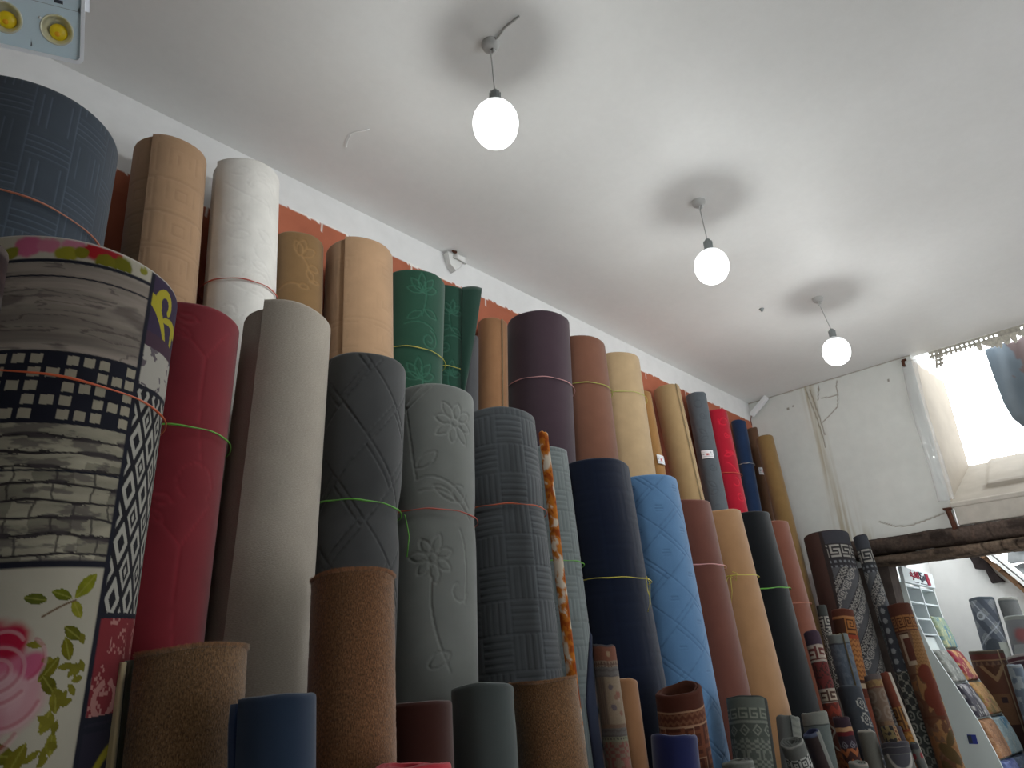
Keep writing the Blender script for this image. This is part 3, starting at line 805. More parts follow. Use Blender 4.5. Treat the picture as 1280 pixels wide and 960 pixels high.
    # plug deep inside so the coil is not see-through
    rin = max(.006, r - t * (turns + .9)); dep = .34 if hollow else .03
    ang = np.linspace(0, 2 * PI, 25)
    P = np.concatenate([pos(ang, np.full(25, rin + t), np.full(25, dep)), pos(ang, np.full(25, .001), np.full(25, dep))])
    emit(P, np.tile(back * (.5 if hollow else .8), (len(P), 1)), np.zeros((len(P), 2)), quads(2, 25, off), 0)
    V = np.concatenate(Vs); C = np.concatenate(Cs) * (np.array(ADJ.get(key, (1, 1, 1))) * DYE)[None]; UV = np.concatenate(UVs); F = np.concatenate(Fs); Mi = np.concatenate(Ms)
    tris = None
    if extra_pile:   # stray tufts along the rim and the flanks
        n = extra_pile
        pp = (rg.random(n) - .5) * 3.6; vv = np.where(rg.random(n) < .5, rg.random(n) * .004, rg.random(n) ** 1.5 * vf)
        R = rad(pp, np.mod(dirn * (pp - seam), 2 * PI), vv)
        b0 = pos(pp, R - .002, vv + rim_shift(pp, vv))
        d = (rg.random((n, 3)) - .5) * .008; nrm = np.cos(pp)[:, None] * tc + np.sin(pp)[:, None] * rt
        tip = b0 + nrm * (.003 + .003 * rg.random(n))[:, None] + d + a * np.where(vv < .005, .005, 0)[:, None]
        wv = np.cross(nrm, a) * .0008
        cc, _ = paint(r * pp, vv)
        cc = cc * (.7 + .7 * rg.random(n))[:, None] * np.array(ADJ.get(key, (1, 1, 1))) * DYE * np.where(vv < .005, 2.0, 1.0)[:, None]
        o = len(V); V = np.concatenate([V, b0 - wv, b0 + wv, tip]); C = np.concatenate([C, cc, cc, cc * 1.15]); UV = np.concatenate([UV, np.tile(np.stack([r * pp, vv], 1), (3, 1))])
        i = np.arange(n); tris = np.stack([o + i, o + n + i, o + 2 * n + i], 1); Mi = np.concatenate([Mi, np.zeros(n)])
    origin = B
    ob = mesh_obj(name, V - origin, F, M[mat], col=C, uv=UV, midx=Mi, tris=tris)
    ob.location = origin
    tag(ob, label, cat, group)
    ob['_k'] = key
    ROLL_OBJ[key] = (ob, origin)
    return ob

def hash_(s):
    h = 7
    for ch in s: h = (h * 131 + ord(ch)) % 1000003
    return h

STR = {}
def tie(key, v0, color, tilt=0.0, ph0=0.0, rad=0.0021, dr=0.0035, tail=None, dip=0.0, name='tie_string'):
    """a plastic twine drawn round the roll; tail: list of (phi, v, lift) points of a loose end."""
    ob, org = ROLL_OBJ[key]
    if color not in STR: STR[color] = string_mat('twine_' + color, {'copper': S(176, 108, 84), 'red': S(186, 84, 70), 'orange': S(196, 92, 56), 'green': S(98, 168, 62), 'lime': S(170, 186, 72), 'yellow': S(196, 184, 76), 'pink': S(206, 150, 150), 'white': S(200, 200, 190)}[color])
    p = np.linspace(-PI, PI, 73)[:-1]
    rg = np.random.default_rng(hash_(key) + 5)
    v = v0 + tilt * np.sin(p - ph0) + .0012 * np.sin(9 * p + rg.random() * 6) + dip * np.cos(p)
    mb = MB(); mb.tube(surf(key, p, v, dr) - org, rad * (1 + .25 * np.sin(7 * p + 1)), 6, True)
    o = mb.build(name, STR[color], ob, smooth=True)
    if tail:
        mb = MB()
        for tl in tail:
            q = np.array(tl); mb.tube(np.concatenate([surf(key, q[i, 0], q[i, 1], q[i, 2]) for i in range(len(q))]) - org, rad * .85, 5)
        mb.build('string_knot', STR[color], ob, smooth=True)
    return o

def paper_label(key, phi0, v0, w, h, style=0, tilt=0.0):
    """small printed price paper stuck on the carpet."""
    ob, org = ROLL_OBJ[key]; r = ROLLS[key][5]
    nu, nv = 36, 26
    U, V = np.meshgrid(np.linspace(-w / 2, w / 2, nu), np.linspace(0, h, nv)); U = U.ravel(); V = V.ravel()
    P = surf(key, phi0 + U / r, v0 + V + tilt * U, .004) - org
    x = U / w + .5; y = V / h
    c = np.tile(S(236, 236, 240), (len(U), 1))
    ink = S(120, 124, 138)
    c = mixcol(c, ((np.abs(x - .5) < .13) & (np.abs(y - .52) < .16)).astype(float) * .75, S(206, 120, 118))
    c = mixcol(c, ((np.hypot((x - .5) * 1.6, y - .52) < .1)).astype(float), S(176, 70, 74))
    c = mixcol(c, ((np.abs(x - .17) < .06) & (np.abs(y - .48) < .1)).astype(float) * .6, ink)
    c = mixcol(c, ((np.abs(x - .80) < .05) & (np.abs(y - .27) < .09)).astype(float) * .6, ink)
    c = mixcol(c, ((np.abs(x - .2) < .1) & (np.abs(y - .25) < .03)).astype(float) * .4, ink)
    c = mixcol(c, ((np.abs(y - .76) < .035) & (np.abs(x - .5) < .42)).astype(float) * .75, ink)
    c = mixcol(c, ((np.abs(x - .84) < .09) & (np.abs(y - .55) < .02)).astype(float) * .5, ink)
    i = np.arange(nv - 1)[:, None] * nu + np.arange(nu - 1)[None]
    F = np.stack([i, i + 1, i + nu + 1, i + nu], -1).reshape(-1, 4)
    o = mesh_obj('paper_label', P, F, M['paper'], ob, col=c)
    sol = o.modifiers.new('thickness', 'SOLIDIFY'); sol.thickness = 0.0008
    o['label'] = 'white printed price paper'
    return o

def sheet(name, P, nr, nc, mat, parent, col, uv=None, thick=0.006):
    i = np.arange(nr - 1)[:, None] * nc + np.arange(nc - 1)[None]
    F = np.stack([i, i + 1, i + nc + 1, i + nc], -1).reshape(-1, 4)
    o = mesh_obj(name, P, F, mat, parent, col=col, uv=uv)
    s = o.modifiers.new('thickness', 'SOLIDIFY'); s.thickness = thick; s.offset = 0
    return o

# ------------------------------------------------------------------ the room
def painted_wall(name, origin, eu, ev, nu, nv, fn, mat, kind='structure'):
    """grid wall: origin + s*eu + t*ev, colour from fn(P)."""
    s, t = np.meshgrid(np.linspace(0, 1, nu), np.linspace(0, 1, nv)); s = s.ravel()[:, None]; t = t.ravel()[:, None]
    P = np.asarray(origin) + s * np.asarray(eu) + t * np.asarray(ev)
    i = np.arange(nv - 1)[:, None] * nu + np.arange(nu - 1)[None]
    F = np.stack([i, i + 1, i + nu + 1, i + nu], -1).reshape(-1, 4)
    c, disp = fn(P)
    n = unit(np.cross(eu, ev))
    o = mesh_obj(name, P + disp[:, None] * n, F, mat, col=c)
    if kind: o['kind'] = kind
    return o

def box_structure(name, spans, mat):
    mb = MB()
    for lo, hi in spans: mb.span(lo, hi)
    o = mb.build(name, mat); o['kind'] = 'structure'; return o

box_structure('floor', [((-2.7, -2.7, -.1), (9.5, 3.2, 0))], M['floor'])
box_structure('ceiling', [((-2.7, -2.6, H), (5.635, 2.7, H + .14))], M['ceiling'])

# left wall: white strip over a brown coat with a ragged edge
def left_paint(P):
    x, z = P[:, 0], P[:, 2]
    e = np.where(x > .95, 3.580, 3.395) + .003 * np.sin(x * 3.1) + .008 * (fbm(x * 9, x * 0 + 2, 4) - .5) + .006 * (fbm(x * 40, z * 5, 3) - .5)
    c = np.tile(S(232, 232, 232), (len(P), 1)) * (.97 + .05 * fbm(x * 3, z * 5, 3))[:, None]
    brown = S(176, 102, 76)[None] * (.9 + .2 * fbm(x * 12, z * 12, 3))[:, None]
    k = z < e; c[k] = brown[k]
    chip = (np.abs(z - e) < .0045) & (fbm(x * 50, z * 50, 2) > .5); c[chip] = S(244, 242, 238)
    drip = k & (np.abs(frac(x / .53) - .5) < .006) & (z > e - .05); c[drip] = S(230, 226, 220)
    return c, np.zeros(len(P))
painted_wall('wall_left', (XB + .02, W, 3.30), (-6.6, 0, 0), (0, 0, .46), 820, 60, left_paint, M['wall'])
box_structure('wall_left', [((-2.7, W, 0), (XB + .3, W + .1, 3.302)), ((-2.7, W + .012, 3.30), (XB + .3, W + .1, H))], simple('brown_wall_coat', S(170, 98, 74), .8, .2, (5, .92, 1.06)))
box_structure('wall_right', [((-2.7, -2.6, 0), (2.3, -2.45, H)), ((4.0, -2.6, 0), (XB + .5, -2.45, H)), ((2.3, -2.6, 2.4), (4.0, -2.45, H))], M['plain_white'])  # gap in this unseen wall is added to let side daylight in
box_structure('wall_front', [((-2.7, -2.5, 0), (-2.5, 2.6, H))], M['plain_white'])

# back wall with the rain streaks and cracks
WHITE2 = S(214, 216, 212)
CR = [[(2.031, 3.721), (2.017, 3.623), (1.993, 3.474), (1.976, 3.296), (1.972, 3.2)],
      [(1.787, 3.673), (1.789, 3.603), (1.81, 3.504), (1.878, 3.455), (1.953, 3.407)], [(1.787, 3.673), (1.77, 3.72)], [(1.789, 3.603), (1.86, 3.6), (1.92, 3.61)],
      [(1.924, 3.68), (1.923, 3.72), (1.95, 3.6)], [(1.999, 3.711), (1.985, 3.6), (1.968, 3.45), (1.955, 3.3)],
      [(1.70, 2.55), (1.6, 2.50), (1.5, 2.49), (1.35, 2.52), (1.27, 2.54)]]
def back_paint(P):
    y, z = P[:, 1], P[:, 2]; n = len(P)
    c = np.tile(WHITE2, (n, 1)) * (.955 + .09 * fbm(y * 5, z * 4, 4))[:, None]
    cx = 2.015 - .035 * (3.72 - z)
    s = np.exp(-((y - cx) / .045) ** 2) * sstep(.3, .75, fbm(y * 60, z * 1.6, 3)) * .8 + np.exp(-((y - cx) / .016) ** 2) * .35
    low = sstep(3.0, 2.4, z)
    s = s + low * .5 * np.exp(-((y - 1.93) / .09) ** 2) * sstep(.42, .7, fbm(y * 80, z * 1.2, 3))
    s = s + .5 * sstep(2.58, 2.42, z) * sstep(.45, .7, fbm(y * 45, z * 2, 3)) * (y > 1.75)
    c = mixcol(c, np.clip(s, 0, .75), S(168, 156, 126))
    m_ = strokes(y, z, CR, .0045); c = mixcol(c, m_ * .75, S(124, 112, 92))
    sp = (np.hypot(y - 2.21, z - 3.60) < .012) | (np.hypot(y - 1.40, z - 3.60) < .009) | (np.hypot(y - 2.16, z - 3.61) < .008)
    c[sp] = S(150, 146, 136)
    c = mixcol(c, .7 * sstep(3.742, 3.75, z + .01 * fbm(y * 20, z, 2)), S(130, 120, 104))
    pk = (z < 2.45) & (np.hypot((y - 1.37) / .055, (z - 2.40) / .035) < .8 + .4 * fbm(y * 60, z * 60, 2)); c[pk] = S(150, 104, 78)
    d = .006 * (fbm(y * 4 + 3, z * 3, 3) - .5) - .004 * m_
    return c, d
painted_wall('wall_back', (XB, W + .01, 2.31), (0, -1.348, 0), (0, 0, 1.45), 190, 200, back_paint, M['wall'])
box_structure('wall_back', [((XB + .008, 1.93, 0), (XB + .18, W + .1, 2.33)), ((XB + .012, 1.21, 2.33), (6.04, W + .1, H)), ((XB, -2.5, 0), (6.04, -.9, H)), ((XB, -.9, 2.31), (6.04, -.4, H)),
                            ((XB + .004, -.4, 2.31), (6.04, 1.215, 2.44))], M['plain_white'])
# window: splayed sill, jamb, lip
def jamb_paint(P):
    x, z = P[:, 0], P[:, 2]
    c = np.tile(S(172, 162, 148), (len(P), 1)) * (.9 + .18 * fbm(x * 14, z * 6, 4))[:, None]
    c[z > 3.715 - .17 * (x - XB)] = S(216, 216, 212)
    return c, .004 * (fbm(x * 9, z * 5, 3) - .5)
o = painted_wall('window_1', (XB, 1.212, 2.60), (.47, -.082, 0), (0, 0, 1.15), 24, 60, jamb_paint, M['wall']); o['label'] = 'beige plastered side of the window recess'
def sill_paint(P):
    x, y, z = P.T
    c = np.tile(S(176, 168, 156), (len(P), 1)) * (.88 + .2 * fbm(x * 14, y * 9, 4))[:, None]
    k = (y < 1.02) & (np.abs(x - 5.70) < .03); c[k] = c[k] * S(190, 182, 172) / S(210, 202, 192)
    return c, .008 * (fbm(x * 12, y * 10, 3) - .5) + np.where((y < 1.0) & (x > 5.70), .02, 0)
o = painted_wall('window_1', (XB, 1.21, 2.60), (0, -1.61, 0), (.47, 0, .34), 110, 34, sill_paint, M['wall']); o['label'] = 'sloping plastered sill under the bright window opening'
mb = MB(); mb.span((XB - .012, -.4, 2.44), (XB + .02, 1.2, 2.605)); mb.span((XB - .02, -.4, 2.565), (XB + .03, 1.22, 2.60))
o = mb.build('trim_1', simple('sill_front_plaster', S(200, 194, 184), .85, .15, (14, .9, 1.06)), bevel=.008); o['kind'] = 'structure'; o['label'] = 'plaster lip below the window sill'

# old timber beam over the passage, and the rough lower log
def log_beam(name, label, y0, y1, zc0, zc1, rz0, rz1, rx, xc, base, n=150, notch=0.0, pitch=.07, from_y=9.0):
    yy = np.linspace(y0, y1, n); V = []; C = []; m = 18
    a = np.linspace(0, 2 * PI, m, endpoint=False)
    for y in yy:
        t = (y - y0) / (y1 - y0); zc = zc0 + (zc1 - zc0) * t; rz = rz0 + (rz1 - rz0) * t
        nz = .8 + .32 * fbm(np.full(m, y * 3.5), np.cos(a) * 1.5 + np.sin(a) * 2 + 5, 4) + .12 * fbm(np.full(m, y * 30), a * 6, 2)
        pt = pitch * (.75 + .6 * vnoise(np.array([y * 2.1]), np.array([rz0 * 90]))[0]); on = notch * float(sstep(from_y, from_y - .25, y))
        if notch: nz = nz - on * lmask((frac(y / pt + .2 * np.sin(a * 2 + y * 5)) - .5) * pt, .007)
        V.append(np.stack([xc + rx * nz * np.cos(a), np.full(m, y), zc + rz * nz * np.sign(np.sin(a)) * np.abs(np.sin(a)) ** .7], 1))
        g = fbm(np.full(m, y * 2.2), a * 5, 4); g2 = fbm(np.full(m, y * 26), a * 3, 3)
        cc = base[None] * (.55 + .9 * g)[:, None]
        cc = mixcol(cc, sstep(.62, .7, g2) * .5, S(112, 92, 80)); cc = mixcol(cc, sstep(.60, .66, fbm(np.full(m, y * 6), a * 9 + 3, 3)) * .7, S(44, 38, 36))
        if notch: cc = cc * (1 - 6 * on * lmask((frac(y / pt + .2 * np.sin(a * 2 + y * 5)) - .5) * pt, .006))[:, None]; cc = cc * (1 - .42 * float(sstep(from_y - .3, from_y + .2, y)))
        C.append(cc)
    V = np.concatenate(V); C = np.concatenate(C)
    F = [[i * m + j, i * m + (j + 1) % m, (i + 1) * m + (j + 1) % m, (i + 1) * m + j] for i in range(n - 1) for j in range(m)]
    o = mesh_obj(name, V, F, M['bark'], col=C); o['kind'] = 'structure'; o['label'] = label
    return o
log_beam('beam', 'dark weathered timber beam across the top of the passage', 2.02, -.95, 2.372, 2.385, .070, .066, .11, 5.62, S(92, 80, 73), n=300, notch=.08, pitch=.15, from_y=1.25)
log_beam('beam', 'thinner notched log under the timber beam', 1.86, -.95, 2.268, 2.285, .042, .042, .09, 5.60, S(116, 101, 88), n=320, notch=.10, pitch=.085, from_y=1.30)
box_structure('trim_6', [((XB - .01, 1.71, 0), (5.735, 1.96, 2.24))], simple('dark_timber_post', S(70, 62, 58), .9, .1, (9, .7, 1.3)))

# next room: walls, unseen slab against sky light, stepped eave, yard behind
box_structure('wall_side_far', [((5.76, 1.90, 0), (7.4, 2.0, 3.0))], M['plain_white'])
mb = MB(); mb.prism([(7.3, 1.95, 0), (7.3, .93, 0), (7.3, .93, 1.70), (7.3, 1.60, 2.63), (7.3, 1.95, 2.75)], (.12, 0, 0))
o = mb.build('wall_back_far', M['plain_white']); o['kind'] = 'structure'
box_structure('sky_blocker_far', [((6.04, 1.45, 2.86), (6.75, 2.1, 2.96))], M['plain_white'])  # unseen slab added to keep sky light off the far rugs
box_structure('wall_right_far', [((5.9, -1.6, 0), (9.0, -1.45, 2.3))], M['plain_white'])
def eave(y0, z0, y1, z1, up, x0, x1, th, name, mat, label):
    d = unit([0, y1 - y0, z1 - z0]); nrm = np.array([0, -d[2], d[1]]); nrm = nrm if nrm[2] > 0 else -nrm
    a0 = np.array([x0, y0, z0]) + nrm * up; a1 = np.array([x0, y1, z1]) + nrm * up
    mb = MB(); N = 16
    rg = np.random.default_rng(5)
    for i in range(N):
        p = a0 + (a1 - a0) * i / N; q = a0 + (a1 - a0) * (i + 1) / N
        w = th * (1 if 'white' in mat.name else rg.uniform(.55, 1.25)); dx = 0 if 'white' in mat.name else rg.uniform(-.02, .02)
        mb.prism([p + [dx, 0, 0], q + [dx, 0, 0], q + nrm * w + [dx, 0, 0], p + nrm * w + [dx, 0, 0]], (x1 - x0, 0, 0))
    o = mb.build(name, mat); o['kind'] = 'structure'; o['label'] = label
    return o
broken = simple('broken_brick_edge', S(134, 104, 80), .95, .05, (30, .6, 1.3))
eave(1.60, 2.62, .93, 1.69, 0, 7.16, 7.30, .035, 'trim_2', broken, 'broken brown edge of the sloping eave')
eave(1.60, 2.62, .93, 1.69, .045, 7.12, 7.30, .022, 'trim_3', M['plain_white'], 'white upper band of the sloping eave')
eave(1.60, 2.62, .93, 1.69, .08, 7.14, 7.32, .02, 'trim_4', M['plain_white'], 'second white band of the sloping eave')
eave_dark = simple('dark_eave_patch', S(58, 52, 52), .95, .05, (20, .7, 1.2))  # dark grey patch on the wall below the eave
mb = MB()
for q_ in ([(1.57, 2.50), (1.54, 2.383), (1.468, 2.415)], [(1.54, 2.383), (1.533, 2.328), (1.46, 2.312), (1.468, 2.415)], [(1.46, 2.312), (1.44, 2.196), (1.345, 2.20), (1.40, 2.28)], [(1.46, 2.312), (1.40, 2.28), (1.43, 2.37), (1.468, 2.415)]): mb.prism([(7.25, y_, z_) for y_, z_ in q_], (.05, 0, 0))
o = mb.build('trim_5', eave_dark); o['kind'] = 'structure'; o['label'] = 'dark patch under the sloping eave'
rg0 = np.random.default_rng(11)
for i in range(6):
    # corrugated sheets stacked in the yard behind the eave
    y0 = 1.62 - .05 * i; z0 = 2.34 + .17 * i; nn = 60
    yy = np.linspace(-.2, y0, nn); zz = np.array([0, .10, .16])
    Y, Z = np.meshgrid(yy, zz)
    X = 8.7 + .02 * np.cos(Y * 2 * PI / .16 + i) + .25 * (Z / .16) + .12 * i
    P = np.stack([X.ravel(), Y.ravel(), (z0 + Z + .012 * np.sin(Y * 40 + i) * (Z > 0)).ravel()], 1)
    g = fbm(P[:, 1] * 8 + i * 3, P[:, 2] * 22, 4)
    cc = S(96, 99, 99)[None] * (.1 + 1.4 * g)[:, None]
    o = sheet('roof_sheet', P, 3, nn, M['wall'], None, cc, thick=.012)
    tag(o, ['lowest corrugated sheet in the yard behind the eave', 'second corrugated sheet up in the yard behind the eave', 'third corrugated sheet up in the yard behind the eave', 'fourth corrugated sheet up in the yard behind the eave', 'fifth corrugated sheet up in the yard behind the eave', 'topmost corrugated sheet in the yard behind the eave'][i], 'roof sheet', 'grey sheets in the yard')
box_structure('wall_yard', [((9.3, -2.0, 0), (9.4, 3.0, 2.4))], simple('yard_wall', S(170, 172, 168), .9, .1, (3, .75, 1.1)))

# ------------------------------------------------------------------ carpets, row by row
G1 = 'carpet rolls in the tall back row against the wall'
G2 = 'carpet rolls in the middle row'
G3 = 'short carpet rolls in the front row'
G4 = 'rolled rugs in the far corner'
G5 = 'rolled rugs in the next room'
CR_, RG_ = 'carpet roll', 'rug roll'

# back row
roll('A1', 'carpet_roll', 'wide slate blue roll with pressed basket lines, leftmost of the tall back row', CR_, G1, emb(S(72, 82, 94), m_basket(.118, 6, .0011, .105, .03), .0008, 1.75), res=.0034, vf=.9, seam=2.6)
roll('A2', 'carpet_roll', 'tan roll with pressed nested squares beside the wide slate blue roll', CR_, G1, emb(S(196, 160, 124), m_rects(.16, .15, .0016, -.035, .03), .0012, .86), res=.006, vf=.8, seam=-.54, t=.014, tele=-.004)
white_p = repeat([arc(.06, .13, .06, 180, 350), arc(.06, .15, .05, 190, 345), arc(.055, .22, .045, 200, 380), spiral(-.04, .28, .05, .012, 0, 1.4), petal(.05, .33, 30, .08, .02), petal(.02, .36, 170, .08, .02), arc(.08, .42, .04, 90, 330), bez((-.09, .12), (0, .2), (.1, .2)), petal(-.06, .08, -20, .07, .018), petal(.03, .06, 10, .08, .02)], .42, 3)
roll('A3', 'carpet_roll', 'white roll with faint pressed flowers and a red string', CR_, G1, emb(S(232, 230, 226), m_strokes(white_p, .0024), .0014, .96), res=.0055, vf=.75, seam=-.95, t=.016)
tulip = [petal(.0, .12, -75, .085, .022), petal(.012, .12, -35, .075, .02), petal(.012, .12, -110, .08, .018), bez((.012, .12), (.03, .14), (.055, .19)), petal(.04, .17, -5, .06, .016), petal(.04, .18, 60, .06, .016), bez((-.08, .28), (-.04, .24), (.01, .26)), petal(.0, .26, 10, .05, .012), petal(.05, .235, -12, .06, .008)]
roll('A4', 'carpet_roll', 'mustard brown roll with a pressed tulip, between the white and the broad tan roll', CR_, G1, emb(S(164, 128, 86), m_strokes(repeat(tulip, .36, 3), .0034), .0025, 1.3), res=.005, vf=.6)
roll('A5', 'carpet_roll', 'broad plain-looking tan roll left of the two green rolls', CR_, G1, emb(S(208, 168, 128), m_rects(.2, .17, .0016, .03, .06), .0010, .92), res=.006, vf=.6, seam=-.42, t=.015)
roll('A6', 'carpet_roll', 'dark green roll with pressed leaf sprigs, the wider and nearer of two', CR_, G1, emb(S(48, 92, 74), m_strokes(repeat(sprig(.045, .06, 1.15), .44, 2), .0032), .003, 1.75), res=.0045, vf=.65)
roll('A7', 'carpet_roll', 'narrow dark green roll whose loose end flares out', CR_, G1, emb(S(46, 88, 72), m_strokes(repeat(sprig(.03, .12, .9, -1), .34, 2), .0032), .003, 1.75), res=.0045, vf=.7)
roll('A7b', 'carpet_roll', 'slim dark grey roll half hidden behind the flaring green end', CR_, G1, paint_plain(S(104, 104, 108)))
roll('A8', 'carpet_roll', 'slim brown tan roll beside the plum roll', CR_, G1, paint_plain(S(188, 138, 98)), seam=.75, t=.012, back=S(214, 186, 150))
roll('A9', 'carpet_roll', 'dark plum roll with a pink string', CR_, G1, paint_plain(S(76, 58, 68)))
roll('A10', 'carpet_roll', 'chestnut brown roll with a lime string right of the plum roll', CR_, G1, paint_plain(S(142, 96, 76)))
roll('A11', 'carpet_roll', 'pale beige roll beside the chestnut brown one', CR_, G1, paint_plain(S(218, 188, 146)))
roll('A12', 'carpet_roll', 'thin mustard roll with a price paper, behind the pale beige roll', CR_, G1, paint_plain(S(196, 146, 88)))
roll('A13', 'carpet_roll', 'khaki tan roll with a light rim, leaning left of the slate grey roll', CR_, G1, paint_plain(S(204, 172, 126)), back=S(226, 206, 170), seam=.9)
swirl = repeat([arc(.0, .1, .03, 0, 300), spiral(.02, .2, .03, .008, 0, 1.3), petal(-.03, .3, 40, .07, .015), petal(.03, .36, 150, .07, .015)], .4, 3)
roll('A14', 'carpet_roll', 'slate grey roll with a white price paper in the middle', CR_, G1, emb(S(112, 120, 128), m_strokes(swirl, .0035), .002, .85), res=.006, vf=1.2)
redsw = repeat([arc(.06, .09, .04, 60, 200), arc(.07, .12, .045, 180, 320), spiral(.065, .21, .025, .006, 0, 1.3), petal(.03, .33, 20, .09, .012), petal(.09, .35, 165, .08, .014), bez((.02, .42), (.07, .44), (.1, .5)), arc(.07, .57, .03, -90, 160), spiral(.08, .68, .035, .01, 40, 1.2)], .72, 2)
roll('A15', 'carpet_roll', 'bright red roll with pale swirls', CR_, G1, emb(S(222, 36, 62), m_strokes(redsw, .0042), .002, 1.6), res=.006, vf=1.2)
roll('A16', 'carpet_roll', 'navy blue roll right of the bright red one', CR_, G1, paint_plain(S(46, 70, 110)))
roll('A17', 'carpet_roll', 'dark brown roll with a price paper right of the slim navy roll', CR_, G1, paint_plain(S(122, 90, 68)))
roll('A18', 'carpet_roll', 'ochre roll standing last in the back row by the stained wall', CR_, G1, paint_plain(S(158, 126, 80)), rim=.002)

# middle row
roll('B0', 'carpet_roll', 'large roll printed with roses, boards and black and white checks', CR_, G2, paint_kitchen, 'print', res=.0018, vf=1.25, back=S(236, 234, 228), t=.007)
redfl = repeat([bez((-.08, .07), (-.01, .08), (.06, .16)), bez((.06, .16), (.09, .1), (.13, .05)), petal(-.03, .045, 10, .06, .012), petal(-.04, .08, 25, .06, .014), bez((.06, .16), (.05, .3), (.09, .46)), arc(.08, .5, .05, 120, 400)], .5, 2)
roll('B1', 'carpet_roll', 'dark red roll with a green string beside the printed roll', CR_, G2, emb(S(146, 44, 58), m_strokes(redfl, .0024), .0014, 1.25), res=.006, vf=1.1)
roll('B2', 'carpet_roll', 'plain light grey roll with an overlapping outer layer', CR_, G2, paint_plain(S(186, 180, 172)), 'heather', seam=-.52, t=.02, tele=.02, back=S(170, 166, 160))
roll('B3', 'carpet_roll', 'charcoal roll with a pressed diamond lattice, pinched by a green string', CR_, G2, emb(S(84, 88, 92), m_lattice(.2, .26, .0022, False, .03, .05), .0038, 1.35), res=.0042, vf=1.15, pinch=[(.515, .075, .075)], back=S(150, 152, 154))
lily = flower(.08, .145, .085, 8, 10, .18) + [bez((-.11, .08), (-.08, .25), (-.06, .36)), bez((-.06, .36), (.03, .32), (.15, .44)), bez((-.05, .4), (.05, .37), (.16, .48)), petal(-.06, .32, -40, .09, .02), petal(.0, .38, 30, .1, .016), bez((-.13, .10), (-.08, .02), (-.02, .0)), arc(.1, .4, .03, 0, 300)] + flower(.0, .62, .075, 7, 30, .2) + [bez((.1, .52), (.14, .6), (.12, .75)), bez((0, .68), (-.02, .8), (.06, .95)), arc(.1, .72, .03, 0, 250), petal(.06, .9, 150, .08, .02)]
roll('B4', 'carpet_roll', 'grey green roll with pressed lilies and a red string', CR_, G2, emb(S(126, 132, 130), m_strokes(lily + [bez((-.12, .10), (-.06, .06), (0.0, .005))], .0028), .0036, 1.3), res=.0045, vf=1.1, pinch=[(.46, .03, .06)], back=S(168, 174, 172))
roll('B5', 'carpet_roll', 'dark slate roll with pressed basket weave and an orange string', CR_, G2, emb(S(90, 98, 104), m_basket(.112, 5, .0022, -.01, .035), .0028, 1.3), res=.0046, vf=1.1, pinch=[(.375, .035, .05)], back=S(140, 150, 154))
roll('B6', 'carpet_roll', 'thin orange and white marbled roll between two basket weave rolls', CR_, G2, paint_marble, 'print', res=.004, vf=1.0, t=.006, turns=1, back=S(228, 170, 90))
roll('B7', 'carpet_roll', 'paler grey basket weave roll with a green string', CR_, G2, emb(S(142, 152, 152), m_basket(.085, 4, .0021, .02, .02), .0026, .85), res=.0046, vf=1.0, back=S(170, 180, 180))
roll('B8', 'carpet_roll', 'navy roll tied with a yellow string that hangs loose', CR_, G2, emb(S(26, 42, 80), m_basket(.14, 6, .002, 0, 0), .0012, 1.15), res=.009, vf=1.0, wob=.02, pinch=[(.5, .02, .2)])
roll('B9', 'carpet_roll', 'sky blue roll with pressed diamond lines', CR_, G2, emb(S(112, 158, 206), m_lattice(.235, .2, .0022, True, .06, .06, .13), .0022, .78), res=.0042, vf=1.4, rim=.002)
roll('B10', 'carpet_roll', 'reddish brown roll with a pink string beside the sky blue one', CR_, G2, paint_plain(S(132, 80, 68)), back=S(214, 170, 130))
roll('B11', 'carpet_roll', 'light tan roll with a bowed yellow string', CR_, G2, paint_plain(S(216, 166, 116)), back=S(230, 190, 150))
roll('B12', 'carpet_roll', 'black roll with a bright green string', CR_, G2, paint_plain(S(36, 44, 52)))
roll('B13', 'carpet_roll', 'salmon brown roll, last of the middle row', CR_, G2, paint_plain(S(184, 114, 88)), back=S(220, 160, 116))

# front row
roll('C1', 'carpet_roll', 'shaggy brown roll with pale backing showing at its left edge', CR_, G3, paint_plain(S(150, 116, 84)), 'shaggy', seam=-1.02, t=.017, res=.006, vf=.75, pile=.0014, extra_pile=16000, back=S(176, 168, 138), rim=.003)
roll('C2', 'carpet_roll', 'small dark blue roll in front of the shaggy brown rolls', CR_, G3, paint_plain(S(52, 78, 122)), seam=-1.0, t=.012, rim=.002)
roll('C3', 'carpet_roll', 'tall shaggy brown roll in front of the charcoal diamond roll', CR_, G3, paint_plain(S(152, 108, 74)), 'shaggy', res=.006, vf=.85, pile=.0014, extra_pile=16000, back=S(206, 176, 146), rim=.003)
roll('C4', 'carpet_roll', 'dark maroon brown roll behind the small red one', CR_, G3, paint_plain(S(92, 48, 38)), rim=.002)
roll('C5', 'carpet_roll', 'low crimson roll at the foot of the dark maroon one', CR_, G3, paint_plain(S(222, 56, 72)), rim=.004)
roll('C6', 'carpet_roll', 'short dark grey green roll in front of the pressed lily roll', CR_, G3, paint_plain(S(92, 102, 102)), back=S(120, 130, 130), rim=.003, pinch=[(.05, .03, .03)])
roll('C7', 'carpet_roll', 'shorter shaggy brown roll in front of the slate basket weave roll', CR_, G3, paint_plain(S(150, 112, 76)), 'shaggy', res=.006, vf=.7, pile=.0014, extra_pile=13000, back=S(190, 150, 110), rim=.003)
roll('C9', 'rug_roll', 'slim cream and terracotta flowered rug roll with a dark loose edge', RG_, G3, paint_persian, 'rug', fade=.3, res=.0028, vf=.75, turns=2, t=.009, hollow=True, back=S(50, 54, 66))
